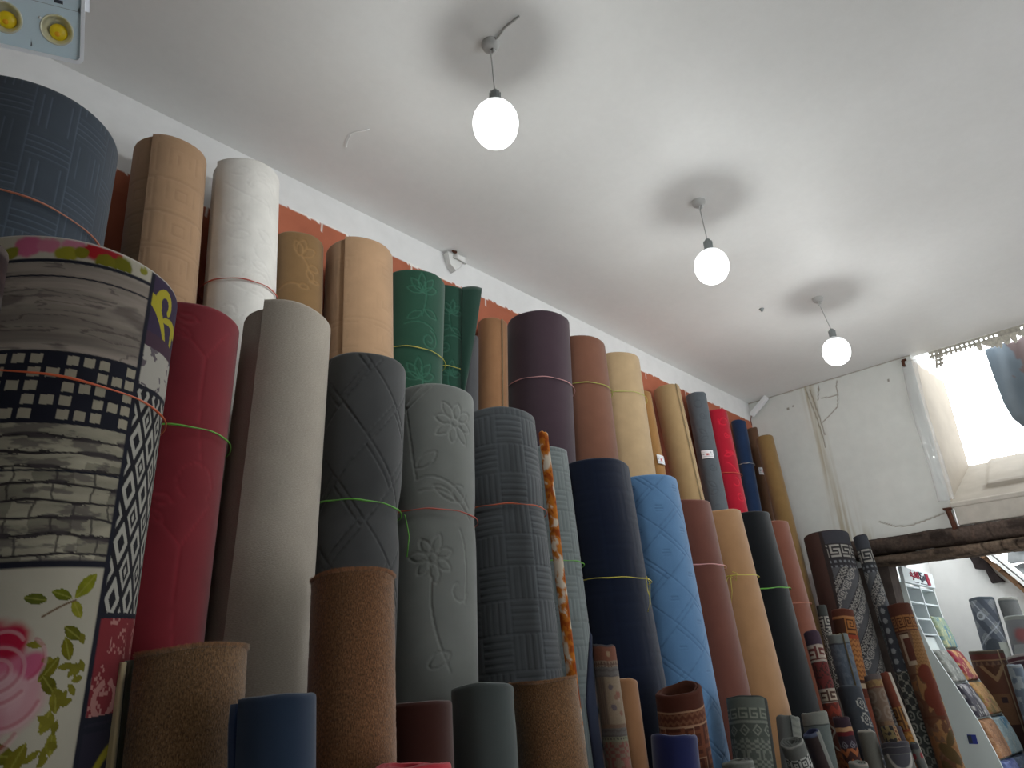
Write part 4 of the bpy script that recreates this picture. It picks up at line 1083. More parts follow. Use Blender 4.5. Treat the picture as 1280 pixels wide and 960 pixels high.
roll('C10', 'carpet_roll', 'slim light tan roll beside the flowered rug roll', CR_, G3, paint_plain(S(206, 150, 104)), back=S(224, 190, 150), rim=.003)
ROLLS['C11'] = (2.339, 1.509, 1.500, 2.224, 1.388, .088)
roll('C11', 'rug_roll', 'open-topped brown rug roll with terracotta blocks', RG_, G3, paint_brown_kilim, 'rug', res=.003, vf=.8, turns=2, t=.010, hollow=True, back=S(104, 60, 46), rim=.004, tilt=.030)
roll('C12', 'carpet_roll', 'bright navy roll lowest in front of the brown rug roll', CR_, G3, paint_plain(S(40, 52, 128)), rim=.004)
grk = S(132, 138, 130)
roll('C13', 'rug_roll', 'grey green rug roll with light diamonds and a dark edge', RG_, G3, paint_bands([
    (0, .006, S(50, 54, 54), None, None, 1), (.006, .045, S(122, 128, 122), None, None, 1), (.045, .09, S(96, 102, 98), 'hook', S(164, 168, 156), .045), (.09, .098, S(150, 154, 146), None, None, 1),
    (.098, .15, S(92, 98, 94), 'dia', S(158, 162, 152), .052), (.15, .5, S(98, 104, 100), 'blossom', S(150, 154, 146), .06), (0, .6, S(40, 42, 44), None, None, 1, .085, .13)], grk), 'rug', res=.0035, vf=.6, hollow=True, back=S(70, 74, 74))
roll('C14', 'rug_roll', 'small grey rug roll, farther of the two low ones below the grey diamond rug', RG_, G3, paint_bands([(0, .008, S(150, 152, 146), None, None, 1), (.02, .06, S(70, 72, 78), 'hook', S(180, 182, 178), .04)], S(120, 122, 116)), 'rug', res=.004, vf=.3)
roll('C14b', 'rug_roll', 'small grey rug roll, nearer of the two low ones below the grey diamond rug', RG_, G3, paint_bands([(0, .01, S(156, 158, 152), None, None, 1)], S(118, 120, 116)), 'rug', res=.006, vf=.3)
roll('C15', 'rug_roll', 'small grey rug roll with a folded corner below the light tan roll', RG_, G3, paint_bands([(0, .2, S(140, 142, 134), 'ribs', S(124, 126, 120), .03, .02, .08)], S(124, 126, 122)), 'rug', res=.004, vf=.4, seam=.3, t=.014)
roll('C16', 'rug_roll', 'small tilted grey rug roll with a black and white flower band', RG_, G3, paint_bands([(.0, .008, S(170, 170, 164), None, None, 1), (.05, .12, S(56, 58, 60), 'eight', S(214, 214, 208), .04)], S(116, 118, 114)), 'rug', res=.003, vf=.4)
roll('C17', 'rug_roll', 'plain grey rug roll with a dark line, foot of the black roll', RG_, G3, paint_bands([(.052, .057, S(40, 42, 44), None, None, 1), (.057, .6, S(104, 112, 110), None, None, 1)], S(142, 142, 134)), 'rug', res=.005, vf=.4)
roll('C18', 'rug_roll', 'slanting dark rug roll with a blue grey edge', RG_, G3, paint_bands([(0, .012, S(96, 104, 130), None, None, 1), (0, .8, S(140, 142, 136), None, None, 1, .022, .06)], S(64, 50, 50)), 'rug', res=.004, vf=.6, hollow=True, back=S(60, 64, 92), turns=1)
roll('B00', 'rug_roll', 'dark maroon and grey striped rug roll at the edge, nearest of all', RG_, G3, paint_bands([(k * .045, k * .045 + .018, S(*((150, 142, 134), (96, 72, 72), (132, 126, 122), (70, 52, 54))[k % 4]), None, None, 1) for k in range(24)], S(72, 50, 52)), 'rug', res=.006, vf=1.0, rim=.006, back=S(170, 160, 150))

# far corner
wh, bk = S(206, 204, 196), S(46, 46, 52)
roll('D25a', 'rug_roll', 'wide slate rug roll with white key border and brown back showing', RG_, G4, paint_slate_key(-.028), 'rug', res=.0045, vf=1.3, wob=.004, back=S(70, 46, 42), rim=.002)
roll('D25b', 'rug_roll', 'slim slate rug roll with white key border, right of the wide one', RG_, G4, paint_slate_key(None, .03, .62), 'rug', res=.0045, vf=1.3, wob=.004, back=S(110, 76, 68))
roll('D33', 'rug_roll', 'narrow dark rug roll with pale dots, rings and hooks', RG_, G4, paint_bands([
    (0, .4, S(70, 76, 88), 'dots', S(176, 184, 190), .062), (.4, .62, S(66, 70, 70), 'cross', S(176, 176, 164), .07), (.62, .86, S(62, 70, 68), 'rings', S(168, 172, 164), .065), (.86, 1.4, S(66, 72, 70), 'cross', S(150, 154, 146), .07)], S(70, 76, 80)), 'rug', res=.0045, vf=1.2)
roll('D34', 'rug_roll', 'gold and brown rug roll with red poppies and a key border', RG_, G4, paint_poppy, 'rug', res=.0042, vf=1.15, back=S(96, 40, 38))
roll('D21', 'rug_roll', 'slim dark rug roll with a white key band beside the salmon brown roll', RG_, G4, paint_bands([(0, .065, S(76, 84, 84), None, None, 1), (.068, .14, bk, 'skey', wh, .072), (.14, .6, bk, 'blossom', wh, .05)], bk), 'rug', res=.004, vf=.5)
def paint_orange(u, v):
    c, d = paint_bands([(0, .045, S(104, 56, 48), None, None, 1), (.045, .055, S(206, 150, 100), None, None, 1), (.055, .16, S(74, 42, 32), 'key', S(190, 128, 70), .085), (.16, .185, S(176, 70, 48), None, None, 1),
                        (.185, .42, S(204, 142, 84), 'zig', S(150, 96, 60), .03), (.42, .44, S(60, 34, 30), None, None, 1), (.44, .47, S(222, 206, 176), None, None, 1), (.47, .52, S(96, 44, 38), None, None, 1), (.52, .8, S(150, 78, 58), None, None, 1)], S(180, 116, 70))(u, v)
    k = (u < -.005) & (v > .06) & (v < .2); c[k] = S(72, 44, 36)
    k = (u < -.005) & (v > .2); c[k] = S(128, 84, 58)
    return c, d
paint_orange.base = S(180, 116, 70)
roll('D23', 'rug_roll', 'orange rug roll with a brown key border behind the blue grey rug', RG_, G4, paint_orange, 'rug', res=.004, vf=.7)
roll('D22', 'rug_roll', 'blue grey mottled rug roll with a pale plain top', RG_, G4, paint_bands([(0, .05, S(134, 142, 140), None, None, 1), (.05, .058, S(70, 76, 84), None, None, 1), (.058, .3, S(96, 108, 124), 'mottle', S(116, 128, 142), .02), (.3, .31, S(60, 64, 74), None, None, 1), (.31, .45, S(150, 152, 144), 'teeth', S(88, 96, 108), .03), (.45, .9, S(90, 100, 114), 'mottle', S(120, 130, 140), .02)], S(100, 112, 126)), 'rug', res=.004, vf=.8, seam=.62, t=.014, back=S(176, 166, 132))
roll('D19', 'rug_roll', 'red kilim rug roll with white hooked bands beside the black roll', RG_, G4, paint_bands([
    (0, .07, S(66, 60, 86), None, None, 1), (.07, .075, S(214, 206, 196), None, None, 1), (.075, .14, S(120, 62, 62), 'hook', S(224, 214, 200), .07), (.14, .15, S(214, 206, 196), None, None, 1), (.15, .28, S(124, 46, 50), 'scroll', S(60, 40, 44), .09),
    (.28, .285, S(214, 206, 196), None, None, 1), (.285, .34, S(84, 64, 56), 'hook', S(222, 212, 192), .06), (.34, .345, S(214, 206, 196), None, None, 1), (.345, .42, S(162, 60, 44), 'zig', S(110, 46, 40), .05), (.42, .56, S(112, 66, 60), 'dia', S(214, 206, 196), .1), (.56, .8, S(166, 106, 66), 'zig', S(130, 74, 52), .03)], S(130, 60, 52)), 'rug', res=.0035, vf=.9)
roll('D28', 'rug_roll', 'grey brown rug roll with faded medallions', RG_, G4, paint_bands([(0, .03, S(110, 104, 108), None, None, 1), (.03, .065, S(176, 146, 96), 'mottle', S(150, 116, 80), .015), (.065, .07, S(130, 84, 70), None, None, 1), (.07, .24, S(132, 112, 98), 'rings', S(152, 138, 124), .085), (.24, .28, S(150, 118, 90), 'mottle', S(120, 92, 76), .02), (.28, .6, S(120, 96, 84), 'mottle', S(146, 126, 112), .05)], S(130, 108, 96)), 'rug', res=.004, vf=.6)
roll('D29', 'rug_roll', 'narrow maroon rug roll with a white edge and gold key', RG_, G4, paint_bands([(0, .19, S(126, 52, 42), None, None, 1), (.19, .31, S(84, 52, 32), 'key', S(188, 136, 72), .09), (.31, .32, S(150, 60, 40), None, None, 1), (.32, .8, S(204, 144, 62), 'zig', S(150, 100, 50), .03), (0, .9, S(206, 202, 190), None, None, 1, .022, .07)], S(130, 60, 46)), 'rug', res=.004, vf=.7)
roll('D24', 'rug_roll', 'dark grey rug roll with white scrolls down one side', RG_, G4, paint_bands([(0, .8, S(72, 78, 88), 'mottle', S(80, 86, 94), .08), (.06, .8, S(70, 76, 84), 'scroll', S(206, 204, 198), .075, .015, .075)], S(74, 80, 90)), 'rug', res=.0035, vf=.7, back=S(110, 120, 126))
roll('D20', 'rug_roll', 'dark rug roll with orange zigzags under a cream stripe', RG_, G4, paint_bands([(0, .045, S(56, 50, 66), None, None, 1), (.045, .062, S(232, 186, 140), None, None, 1), (.062, .082, S(126, 38, 48), None, None, 1), (.082, .1, S(52, 52, 66), None, None, 1), (.1, .135, S(50, 54, 70), 'dia', S(150, 156, 170), .045), (.135, .23, S(70, 48, 46), 'zig', S(206, 126, 78), .055), (.23, .27, S(60, 58, 78), None, None, 1), (.27, .6, S(110, 50, 60), None, None, 1)], S(80, 50, 50)), 'rug', res=.0032, vf=.5)
roll('D32', 'rug_roll', 'plain grey rug roll with a light rim, right of the orange zigzags', RG_, G4, paint_bands([(0, .008, S(186, 184, 174), None, None, 1)], S(124, 124, 118)), 'rug', res=.006, vf=.5, back=S(170, 168, 158))
roll('D30', 'rug_roll', 'dark rug roll with small gold flowers and a cream side band', RG_, G4, paint_bands([(0, .4, S(54, 56, 64), 'mottle', S(168, 150, 106), .018), (0, .4, S(206, 170, 130), 'dots', S(140, 80, 60), .018, .012, .03), (0, .4, S(56, 50, 66), None, None, 1, .03, .09)], S(56, 56, 64)), 'rug', res=.003, vf=.4, back=S(50, 48, 56))
def paint_arcs(u, v):
    c = np.tile(S(118, 120, 116), (len(u), 1)); dk = S(72, 70, 82)
    c[v < .05] = dk; c[(v > .018) & (v < .022)] = S(140, 138, 140)
    d = np.hypot((u - .01) / 1.0, (v - .03) / 1.3); c[(d < .06) & (v > .05)] = S(88, 88, 100); c = mixcol(c, lmask(d - .064, .007) * (v > .045), S(214, 212, 206))
    d = np.hypot(u - .015, v - .17); c = mixcol(c, lmask(d - .045, .006), S(206, 204, 198))
    return c, np.zeros(len(u))
paint_arcs.base = S(118, 120, 116)
roll('D31', 'rug_roll', 'dark topped rug roll with white arcs, lowest in the corner pile', RG_, G4, paint_arcs, 'rug', res=.003, vf=.4, back=S(72, 70, 82))
roll('D36', 'rug_roll', 'thin grey rug roll with a red heart-like flower', RG_, G4, paint_bands([(0, .025, S(70, 70, 80), None, None, 1), (.03, .075, S(126, 130, 126), 'dots', S(176, 60, 70), .05), (.075, .5, S(116, 122, 120), 'mottle', S(96, 104, 104), .03)], S(120, 126, 122)), 'rug', res=.003, vf=.4)
roll('D37', 'rug_roll', 'small pale grey rug roll at the foot of the orange zigzag rug', RG_, G4, paint_bands([(0, .006, S(190, 176, 166), None, None, 1)], S(150, 154, 148)), 'rug', res=.006, vf=.3)

# next room
def paint_e1(u, v):
    c = np.tile(S(104, 110, 120), (len(u), 1)); p = u * .8 + v; q = u - v * .6
    c[frac(p / .16) > .5] = S(140, 144, 146); k = (frac(p / .16) > .5) & motif('zig', p, q, .02); c[k] = S(112, 116, 124)
    k = (frac(q / .15) > .62); c[k] = S(74, 80, 92)
    d = np.hypot(u + .045, v - .15); c = mixcol(c, lmask(d - .026, .008), S(190, 196, 202)); c = mixcol(c, lmask(p - .28, .006) + lmask(q + .1, .006), S(170, 176, 184))
    d = np.hypot((u + .01) / .8, (v - .42)); c[d < .09] = S(58, 64, 72); c[(v > .36) & (u > .03)] = S(166, 170, 160)
    c[(v > .5)] = S(96, 100, 104); c[v < .02] = S(72, 82, 90)
    return c, np.zeros(len(u))
paint_e1.base = S(104, 110, 120)
roll('E1', 'rug_roll', 'grey geometric rug roll against the white wall of the next room', RG_, G5, paint_e1, 'rug', res=.005, vf=.8, back=S(84, 92, 100))
roll('E2', 'rug_roll', 'plain dark grey rug roll with a pale rim in the next room', RG_, G5, paint_bands([(0, .02, S(150, 150, 142), None, None, 1), (.02, .035, S(96, 98, 100), None, None, 1)], S(110, 112, 112)), 'rug', res=.008, vf=.6, back=S(140, 140, 132))
_e3 = paint_bands([(0, .03, S(160, 164, 156), None, None, 1), (.2, .9, S(120, 122, 132), 'mottle', S(176, 182, 184), .09)], S(138, 140, 144))
def paint_e3(u, v):
    c, d = _e3(u, v)
    q_ = np.hypot((u + .05) / 1.2, v - .14) / (.06 * (.7 + .6 * fbm(u * 25, v * 25, 3)))
    return mixcol(c, (1 - sstep(.5, 1.1, q_)) * .8, S(176, 74, 72)), d
paint_e3.base = S(138, 140, 144)
roll('E3', 'rug_roll', 'grey rug roll with a blurred red flower in the next room', RG_, G5, paint_e3, 'rug', res=.006, vf=.8)
def paint_house(u, v):
    c, d = paint_bands([(0, .02, S(90, 84, 72), None, None, 1), (.02, .06, S(112, 64, 62), None, None, 1), (.06, .07, S(160, 130, 100), None, None, 1), (.07, .1, S(92, 70, 64), 'teeth', S(130, 104, 86), .04)], S(120, 84, 66))(u, v)
    d1 = np.abs(u - .01) * 1.2 + (v - .12); c[(d1 > 0) & (d1 < .06) & (v > .1)] = S(90, 62, 50); c[(d1 > .06) & (d1 < .1) & (v > .1)] = S(168, 140, 106); c[(d1 > .1) & (v > .1)] = S(112, 76, 62)
    k = (v > .3) & (np.abs(u - .01) < .06); c[k] = S(140, 104, 78); k = (v > .32) & (v < .36) & (np.abs(u - .02) < .02); c[k] = S(60, 52, 60)
    c[(v > .5)] = S(70, 48, 46)
    c[np.abs(u - .085) < .005] = S(180, 160, 130)
    return c, d
paint_house.base = S(120, 84, 66)
roll('E4', 'rug_roll', 'brown rug roll with a peaked arch pattern in the next room', RG_, G5, paint_house, 'rug', res=.005, vf=.8, back=S(110, 104, 90))
roll('E5', 'rug_roll', 'thin pale blue grey rug roll in front of the brown arch rug', RG_, G5, paint_bands([(0, .02, S(150, 156, 160), None, None, 1), (.02, .5, S(104, 116, 130), 'mottle', S(160, 168, 172), .04)], S(120, 130, 140)), 'rug', res=.006, vf=.5)
roll('E6', 'rug_roll', 'dark maroon rug roll with white stripes in the next room', RG_, G5, paint_bands([(0, .02, S(190, 184, 180), None, None, 1), (.02, .04, S(96, 50, 56), None, None, 1), (.04, .05, S(190, 184, 180), None, None, 1), (.05, .28, S(82, 60, 70), None, None, 1), (.28, .34, S(120, 54, 62), None, None, 1), (.34, .7, S(74, 84, 106), 'mottle', S(104, 124, 140), .05)], S(80, 60, 70)), 'rug', res=.006, vf=.8)

# ---- strings, price papers and loose ends of the carpets
tie('A1', .405, 'copper', .012, 0.3, .0026)
tie('A3', .565, 'red', .004, 0, .0024)
tie('A6', .415, 'yellow', .01, .4)
tie('A7', .465, 'yellow', .006)
tie('A9', .416, 'pink', .005)
tie('A10', .308, 'lime', .008, .2)
tie('A11', .275, 'lime', .004, 0, .0016)
tie('A15', .50, 'orange', .01, 0, .002)
tie('A16', .376, 'white', .003, 0, .0018)
tie('B0', .303, 'orange', .014, -1.2, .0022)
tie('B1', .37, 'green', .01, 2.6)
tie('B3', .508, 'green', .004, 0, .0024, tail=[[(1.55, .508, .004), (1.62, .53, .012), (1.5, .58, .02), (1.6, .64, .016)]], dr=-.006)
tie('B4', .462, 'red', .004, 0, dr=-.001)
tie('B5', .375, 'orange', .006, 0, dr=-.002)
tie('B7', .475, 'green', .006)
tie('B8', .50, 'yellow', .012, 0, .0022, tail=[[(1.0, .50, .006), (1.02, .53, .014), (.9, .57, .02), (.86, .61, .018), (.74, .64, .02)], [(1.0, .5, .006), (.9, .515, .014), (.84, .56, .02), (.88, .585, .02)]])
tie('B10', .322, 'pink', .006, 0, .0024)
tie('B11', .345, 'yellow', .006, .6, .0022, tail=[[(.1, .34, .006), (.0, .36, .014), (-.12, .42, .018), (-.02, .47, .016), (.06, .42, .016), (.12, .35, .008)], [(.1, .34, .006), (-.1, .35, .012), (-.3, .32, .012)], [(.1, .34, .006), (.25, .37, .012), (.32, .335, .012), (.2, .325, .01)]])
tie('B12', .42, 'green', .004, 0, .0028)
tie('B13', .47, 'copper', .004, 0, .0018)
paper_label('A14', 0.0, .468, .082, .062, tilt=.1)
paper_label('A12', .72, .455, .055, .06, tilt=.2)
paper_label('A17', .56, .362, .075, .06, tilt=.15)

# flaring end of the narrow green roll
ob, org = ROLL_OBJ['A7']
nr, nc = 26, 20; P = []; C = []
for i in range(nr):
    t = i / (nr - 1); v = .01 + t * .62
    wdt = .100 * (1 - t ** 1.1) + .008
    for j in range(nc):
        s = j / (nc - 1)
        base = surf('A7', .75, v, .006)[0]
        d = np.array([.95, -.28 - .1 * t, .02])
        d2 = np.array([-.2, -.9, 0])
        P.append(base + d * wdt * s + d2 * (.022 * math.sin(s * PI * .9) * (1 - .5 * t)) + np.array([0, 0, .018 * s * (1 - t)])); C.append(S(40, 74, 62) * DYE)
sheet('loose_flap', np.array(P) - org, nr, nc, M['velvet'], ob, np.array(C), thick=.008)
# pale loose edge beside the plum roll
ob, org = ROLL_OBJ['A9']
nr, nc = 20, 5; P = []
for i in range(nr):
    v = .03 + 1.2 * i / (nr - 1)
    T_, B_, a_, tc_, rt_, r_ = frame('A9')
    b0 = surf('A9', -1.62, v, .003)[0]
    for j in range(nc): P.append(b0 - rt_ * (.004 + .006 * j + .003 * math.sin(i * .7)) + tc_ * (.012 * j))
o = sheet('loose_flap', np.array(P) - org, nr, nc, M['velvet'], ob, np.tile(S(224, 208, 178), (len(P), 1)), thick=.005); o['label'] = 'pale loose edge'
# layered free edges standing off at the left of two front rolls
def layered_edge(key, layers, v1, top=.006):
    ob, org = ROLL_OBJ[key]; T_, B_, a_, tc_, rt_, r_ = frame(key)
    x0_ = 0.0
    for k, (wd, c_, lab) in enumerate(layers):
        nr, nc = 14, 6; P = []
        for i in range(nr):
            v = top + .004 * k + v1 * i / (nr - 1)
            b0 = T_ - a_ * v - rt_ * (r_ - .013 + x0_) + tc_ * (.30 * r_)
            for j in range(nc):
                s = j / (nc - 1); P.append(b0 - rt_ * (wd * s + .0015 * math.sin(i * 1.3 + k)) - tc_ * (.010 * s) + tc_ * (.012 * k))
        x0_ += wd
        o = sheet('loose_flap', np.array(P) - org, nr, nc, M['shaggy' if k == 0 else 'velvet'], ob, np.tile(S(*c_) * DYE, (len(P), 1)), thick=.010)
        o['label'] = lab
layered_edge('C1', [(.012, (84, 84, 68), 'dark inner layer'), (.014, (236, 216, 172), 'pale backing layer')], .75)
layered_edge('C2', [(.012, (40, 62, 100), 'overlapping outer layer')], .4)
# dark loose edge of the flowered rug
ob, org = ROLL_OBJ['C9']
nr, nc = 30, 8; P = []; C = []
for i in range(nr):
    t = i / (nr - 1); v = -.012 + t * 1.0
    b0 = surf('C9', -1.35, max(v, .0) , .002)[0] + np.array([0, 0, max(0, -v)])
    wd = .075 * min(1, .12 + t * 4.2) * (1 - .25 * t)
    for j in range(nc):
        s = j / (nc - 1)
        P.append(b0 + np.array([-.95, .05, 0]) * wd * s + np.array([-.1, -.5, 0]) * .03 * math.sin(s * 2.2) + np.array([0, 0, .035 * s * (1 - t)]))
        C.append(S(150, 128, 118) if s < .2 and (i % 3) else S(48, 54, 72))
o = sheet('loose_flap', np.array(P) - org, nr, nc, M['rug'], ob, np.array(C), thick=.006); o['label'] = 'dark navy loose edge'

# ------------------------------------------------------------------ hanging lamps
def lamp(x, y, label, dx, dy, cable=False):
    t = empty('pendant_lamp', (x, y, H)); tag(t, label, 'lamp', 'bare bulbs hanging from the ceiling')
    mb = MB(); mb.lathe([(.001, -.026), (.022, -.026), (.030, -.020), (.034, -.004), (.034, 0), (.001, 0)], n=24)
    mb.box((.010, -.004, -.030), (.016, .012, .012)); mb.tube([(.0, 0, -.026), (.014, -.006, -.034), (.010, .006, -.044), (0, 0, -.05)], .0035, 6)
    mb.build('ceiling_rose', M['wire'], t, smooth=True)
    bx, by, bz = dx, dy, -.245
    n = 10; pts = [(bx * k / (n - 1), by * k / (n - 1), -.03 + (bz + .03) * k / (n - 1)) for k in range(n)]
    MB().tube(pts, .0028, 6).build('cord', M['wire'], t, smooth=True)
    c = (bx, by, bz)
    mb = MB(); mb.lathe([(.004, .012), (.011, .010), (.015, .002), (.019, -.012), (.020, -.04), (.018, -.046), (.001, -.046)], c, 24)
    for k in range(12):
        a = k * PI / 6; mb.box((c[0] + .0195 * math.cos(a), c[1] + .0195 * math.sin(a), c[2] - .02), (.003, .003, .036))
    mb.build('socket', M['grey_plastic'], t, smooth=True)
    MB().lathe([(.016, -.046), (.022, -.050), (.028, -.056), (.030, -.060), (.001, -.060)], c, 32).build('bulb_base', M['white_plastic'], t, smooth=True)
    prof = [(.030, -.060), (.046, -.069), (.060, -.082), (.070, -.096), (.077, -.112), (.0815, -.134), (.0815, -.150), (.079, -.168), (.073, -.188), (.061, -.208), (.044, -.222), (.022, -.231), (.001, -.233)]
    g = MB().lathe(prof, c, 32).build('bulb', M['bulb'], t, smooth=True)
    MB().lathe([(.040, -.1255), (.0405, -.140), (.0405, -.160), (.037, -.174), (.026, -.187), (.001, -.193)], c, 24).build('lamp_core', M['core'], g, smooth=True)
    MB().lathe([(.001, -.058), (.028, -.058), (.052, -.070), (.052, -.074), (.012, -.078), (.012, -.118), (.052, -.119), (.052, -.124), (.001, -.1255)], c, 32).build('bulb_stem', M['white_plastic'], g, smooth=True)
    if cable:
        MB().tube([(0, 0, -.005), (-.004, -.05, -.006), (-.012, -.09, -.005), (-.006, -.16, -.003)], .004, 6).build('ceiling_cable', M['wire'], t, smooth=True)
    return t
lamp(1.315, 1.359, 'lit white bulb on a cord, nearest of the three and largest in view', .010, -.008, True)
lamp(2.727, 1.325, 'lit white bulb on a cord, middle one of the three', .004, -.012)
lamp(4.169, 1.327, 'lit white bulb on a cord, farthest of the three near the stained wall', .008, -.036)

# ------------------------------------------------------------------ floodlight at the ceiling
FP = (0.059, 1.637, 3.038)
t = empty('floodlight', FP)
tag(t, 'white floodlight with round reflectors and yellow diodes at the top corner', 'floodlight')
fz = unit(-np.array([0.059, 1.637, 3.038 - EYE]) + np.array([.05, .05, -.12])); fx = unit(np.cross([-.259, -.296, .919], fz)); fy = np.cross(fz, fx)
t.matrix_world = Matrix(((fx[0], fy[0], fz[0], FP[0]), (fx[1], fy[1], fz[1], FP[1]), (fx[2], fy[2], fz[2], FP[2]), (0, 0, 0, 1)))
# local: x image right, y up, z to the viewer; right edge at x=.160, lower edge y=-.0975
x0, x1, y0, y1 = -.42, .094, -.066, .30
m_, nt_, b_ = new_mat('floodlight_white'); b_.inputs['Base Color'].default_value = (*S(240, 244, 250), 1); b_.inputs['Roughness'].default_value = .35
panel = simple('reflector_panel_grey_blue', S(208, 228, 238), .3, .5)
def rrect(xa, xb, ya, yb, r, n=8):
    P = []
    for cx, cy, a in ((xb - r, yb - r, 0), (xa + r, yb - r, 90), (xa + r, ya + r, 180), (xb - r, ya + r, 270)):
        for k in range(n + 1): P.append((cx + r * math.cos(math.radians(a + 90 * k / n)), cy + r * math.sin(math.radians(a + 90 * k / n))))
    return np.array(P)
O = rrect(x0, x1, y0, y1, .016); I = rrect(x0 + .009, x1 - .009, y0 + .009, y1 - .009, .010); n = len(O)
mb = MB(); rings = [(O * .97, -.045), (O, -.02), (O, .0), (O * .995, .004), (I, .004), (I, -.004)]
V = np.concatenate([np.column_stack([r_, np.full(n, z_)]) for r_, z_ in rings])
F = [[k * n + i, k * n + (i + 1) % n, (k + 1) * n + (i + 1) % n, (k + 1) * n + i] for k in range(len(rings) - 1) for i in range(n)]
mb.add(V, F, [[0, i + 1, i] for i in range(1, n - 1)])
mb.build('housing', m_, t, smooth=False)
# panel with round openings, one square cell per reflector
PX, PY, RC = .1035, .112, .0335
cxs = [.0365 - PX * k for k in range(4)]; cys = [.0025 + PY * k for k in range(3)]
mb = MB(); zf = -.004
xa, xb, ya, yb = cxs[-1] - PX / 2, cxs[0] + .048, cys[0] - .050, cys[-1] + PY / 2
for (l, h_) in (((x0 + .008, y0 + .008), (x1 - .008, ya)), ((x0 + .008, yb), (x1 - .008, y1 - .008)), ((x0 + .008, ya), (xa, yb)), ((xb, ya), (x1 - .008, yb))):
    mb.add([(l[0], l[1], zf), (h_[0], l[1], zf), (h_[0], h_[1], zf), (l[0], h_[1], zf)], [[0, 1, 2, 3]])
for ix, cx in enumerate(cxs):
    for iy, cy in enumerate(cys):
        l0, l1 = cx - PX / 2, (xb if ix == 0 else cx + PX / 2); m0, m1 = (ya if iy == 0 else cy - PY / 2), cy + PY / 2
        N = 40; V = []
        for k in range(N):
            a_ = 2 * PI * k / N; ca, sa = math.cos(a_), math.sin(a_)
            tx = ((l1 - cx) if ca > 0 else (cx - l0)) / max(abs(ca), 1e-6); ty = ((m1 - cy) if sa > 0 else (cy - m0)) / max(abs(sa), 1e-6); q_ = min(tx, ty)
            V += [(cx + RC * ca, cy + RC * sa, zf), (cx + q_ * ca, cy + q_ * sa, zf)]
        mb.add(V, [[2 * k, 2 * k + 1, 2 * ((k + 1) % N) + 1, 2 * ((k + 1) % N)] for k in range(N)])
mb.build('front_panel', panel, t)
chrome = simple('reflector_bowl', S(232, 234, 214), .22, .8, metal=.35); phos = simple('yellow_phosphor', S(246, 214, 24), .35, .5)
amber = simple('amber_phosphor', S(246, 176, 30), .4, .4)
for iy, cy in enumerate(cys):
    for ix, cx in enumerate(cxs):
        lens = MB().lathe([(RC + .002, -.0035), (RC + .001, -.001), (RC - .001, -.002), (RC - .004, -.008), (.026, -.018), (.019, -.027), (.001, -.028)], (cx, cy, 0), 32).build('reflector', chrome, t, smooth=True)
        MB().lathe([(.0195, -.0272), (.0190, -.023), (.0165, -.0195), (.010, -.017), (.001, -.0165)], (cx + .004, cy - .006, .004), 26).build('diode', phos, lens, smooth=True)
        MB().lathe([(.006, -.0165), (.005, -.0150), (.0005, -.0145)], (cx + .001, cy - .010, .0035), 14).build('diode_core', amber, lens, smooth=True)
        MB().lathe([(.0034, -.004), (.0032, .0010), (.0005, .002)], (cx - .035, cy + .018, 0), 10).build('screw', M['white_plastic'], lens, smooth=True)
mb = MB(); mb.span((x0 + .02, .0545, -.0038), (x1 - .012, .0556, -.0030))
mb.build('panel_line', simple('line_grey', S(146, 160, 168), .5, .3), t)
mb = MB()
for k, (a_, w_) in enumerate(((-.048, .022), (-.012, .008), (.004, .010), (.030, .018), (-.10, .02), (-.07, .008))):
    mb.span((a_, .0625, -.0038), (a_ + w_, .0700, -.0030))
mb.build('printed_marks', M['dark_ink'], t)
mb = MB(); mb.box((x1 + .005, .16, -.03), (.010, .20, .028)); mb.box(((x0 + x1) / 2, .27, -.06), (x1 - x0 + .02, .02, .02)); mb.tube([((x0 + x1) / 2, .27, -.06), ((x0 + x1) / 2, .42, -.25), ((x0 + x1) / 2 + .02, .60, -.42)], .012, 8)
mb.build('bracket', m_, t)

# ------------------------------------------------------------------ things around the window
# perforated metal strip
mb = MB(); rg1 = np.random.default_rng(4)
ys = np.arange(1.09, .30, -.0155); zt = H; rows = 4
for i, y in enumerate(ys):
    for j in range(rows):
        z = zt - .012 - j * .016
        solid = ((i % 2) == 1) or ((j % 2) == 0) or (y < .70 and rg1.random() < .6)
        if solid and not (j == 4 and rg1.random() < .3): mb.box((5.62 + .004 * rg1.random(), y, z), (.004, .0158, .0165))
for i in range(9):
    for j in range(4):
        if i % 2 == 1 or j % 2 == 0: mb.box((5.625, 1.045 - .014 * j + .003 * i, 3.745 - .016 * i), (.004, .0145, .0165))
o = mb.build('perforated_strip', simple('pale_metal_strip', S(196, 192, 180), .6, .3, (40, .6, 1.1))); tag(o, 'torn perforated metal strip along the ceiling above the window', 'strip')
# torn plaster flakes of the strip's right half
mb = MB()
for i in range(16):
    y = .78 - .03 * i + .01 * rg1.random(); w_ = .03 + .03 * rg1.random(); h_ = .02 + .05 * rg1.random()
    mb.prism([(5.61, y, 3.70), (5.61, y - w_, 3.705), (5.605, y - w_ * .9, 3.70 - h_), (5.60, y - w_ * .5, 3.69 - h_ * 1.2), (5.606, y, 3.70 - h_ * .7)], (.006, 0, 0))
o = mb.build('torn_lace_trim', simple('torn_trim_white', S(214, 210, 198), .8, .1, (60, .7, 1.1))); tag(o, 'tattered whitish trim hanging under the right part of the strip', 'trim')
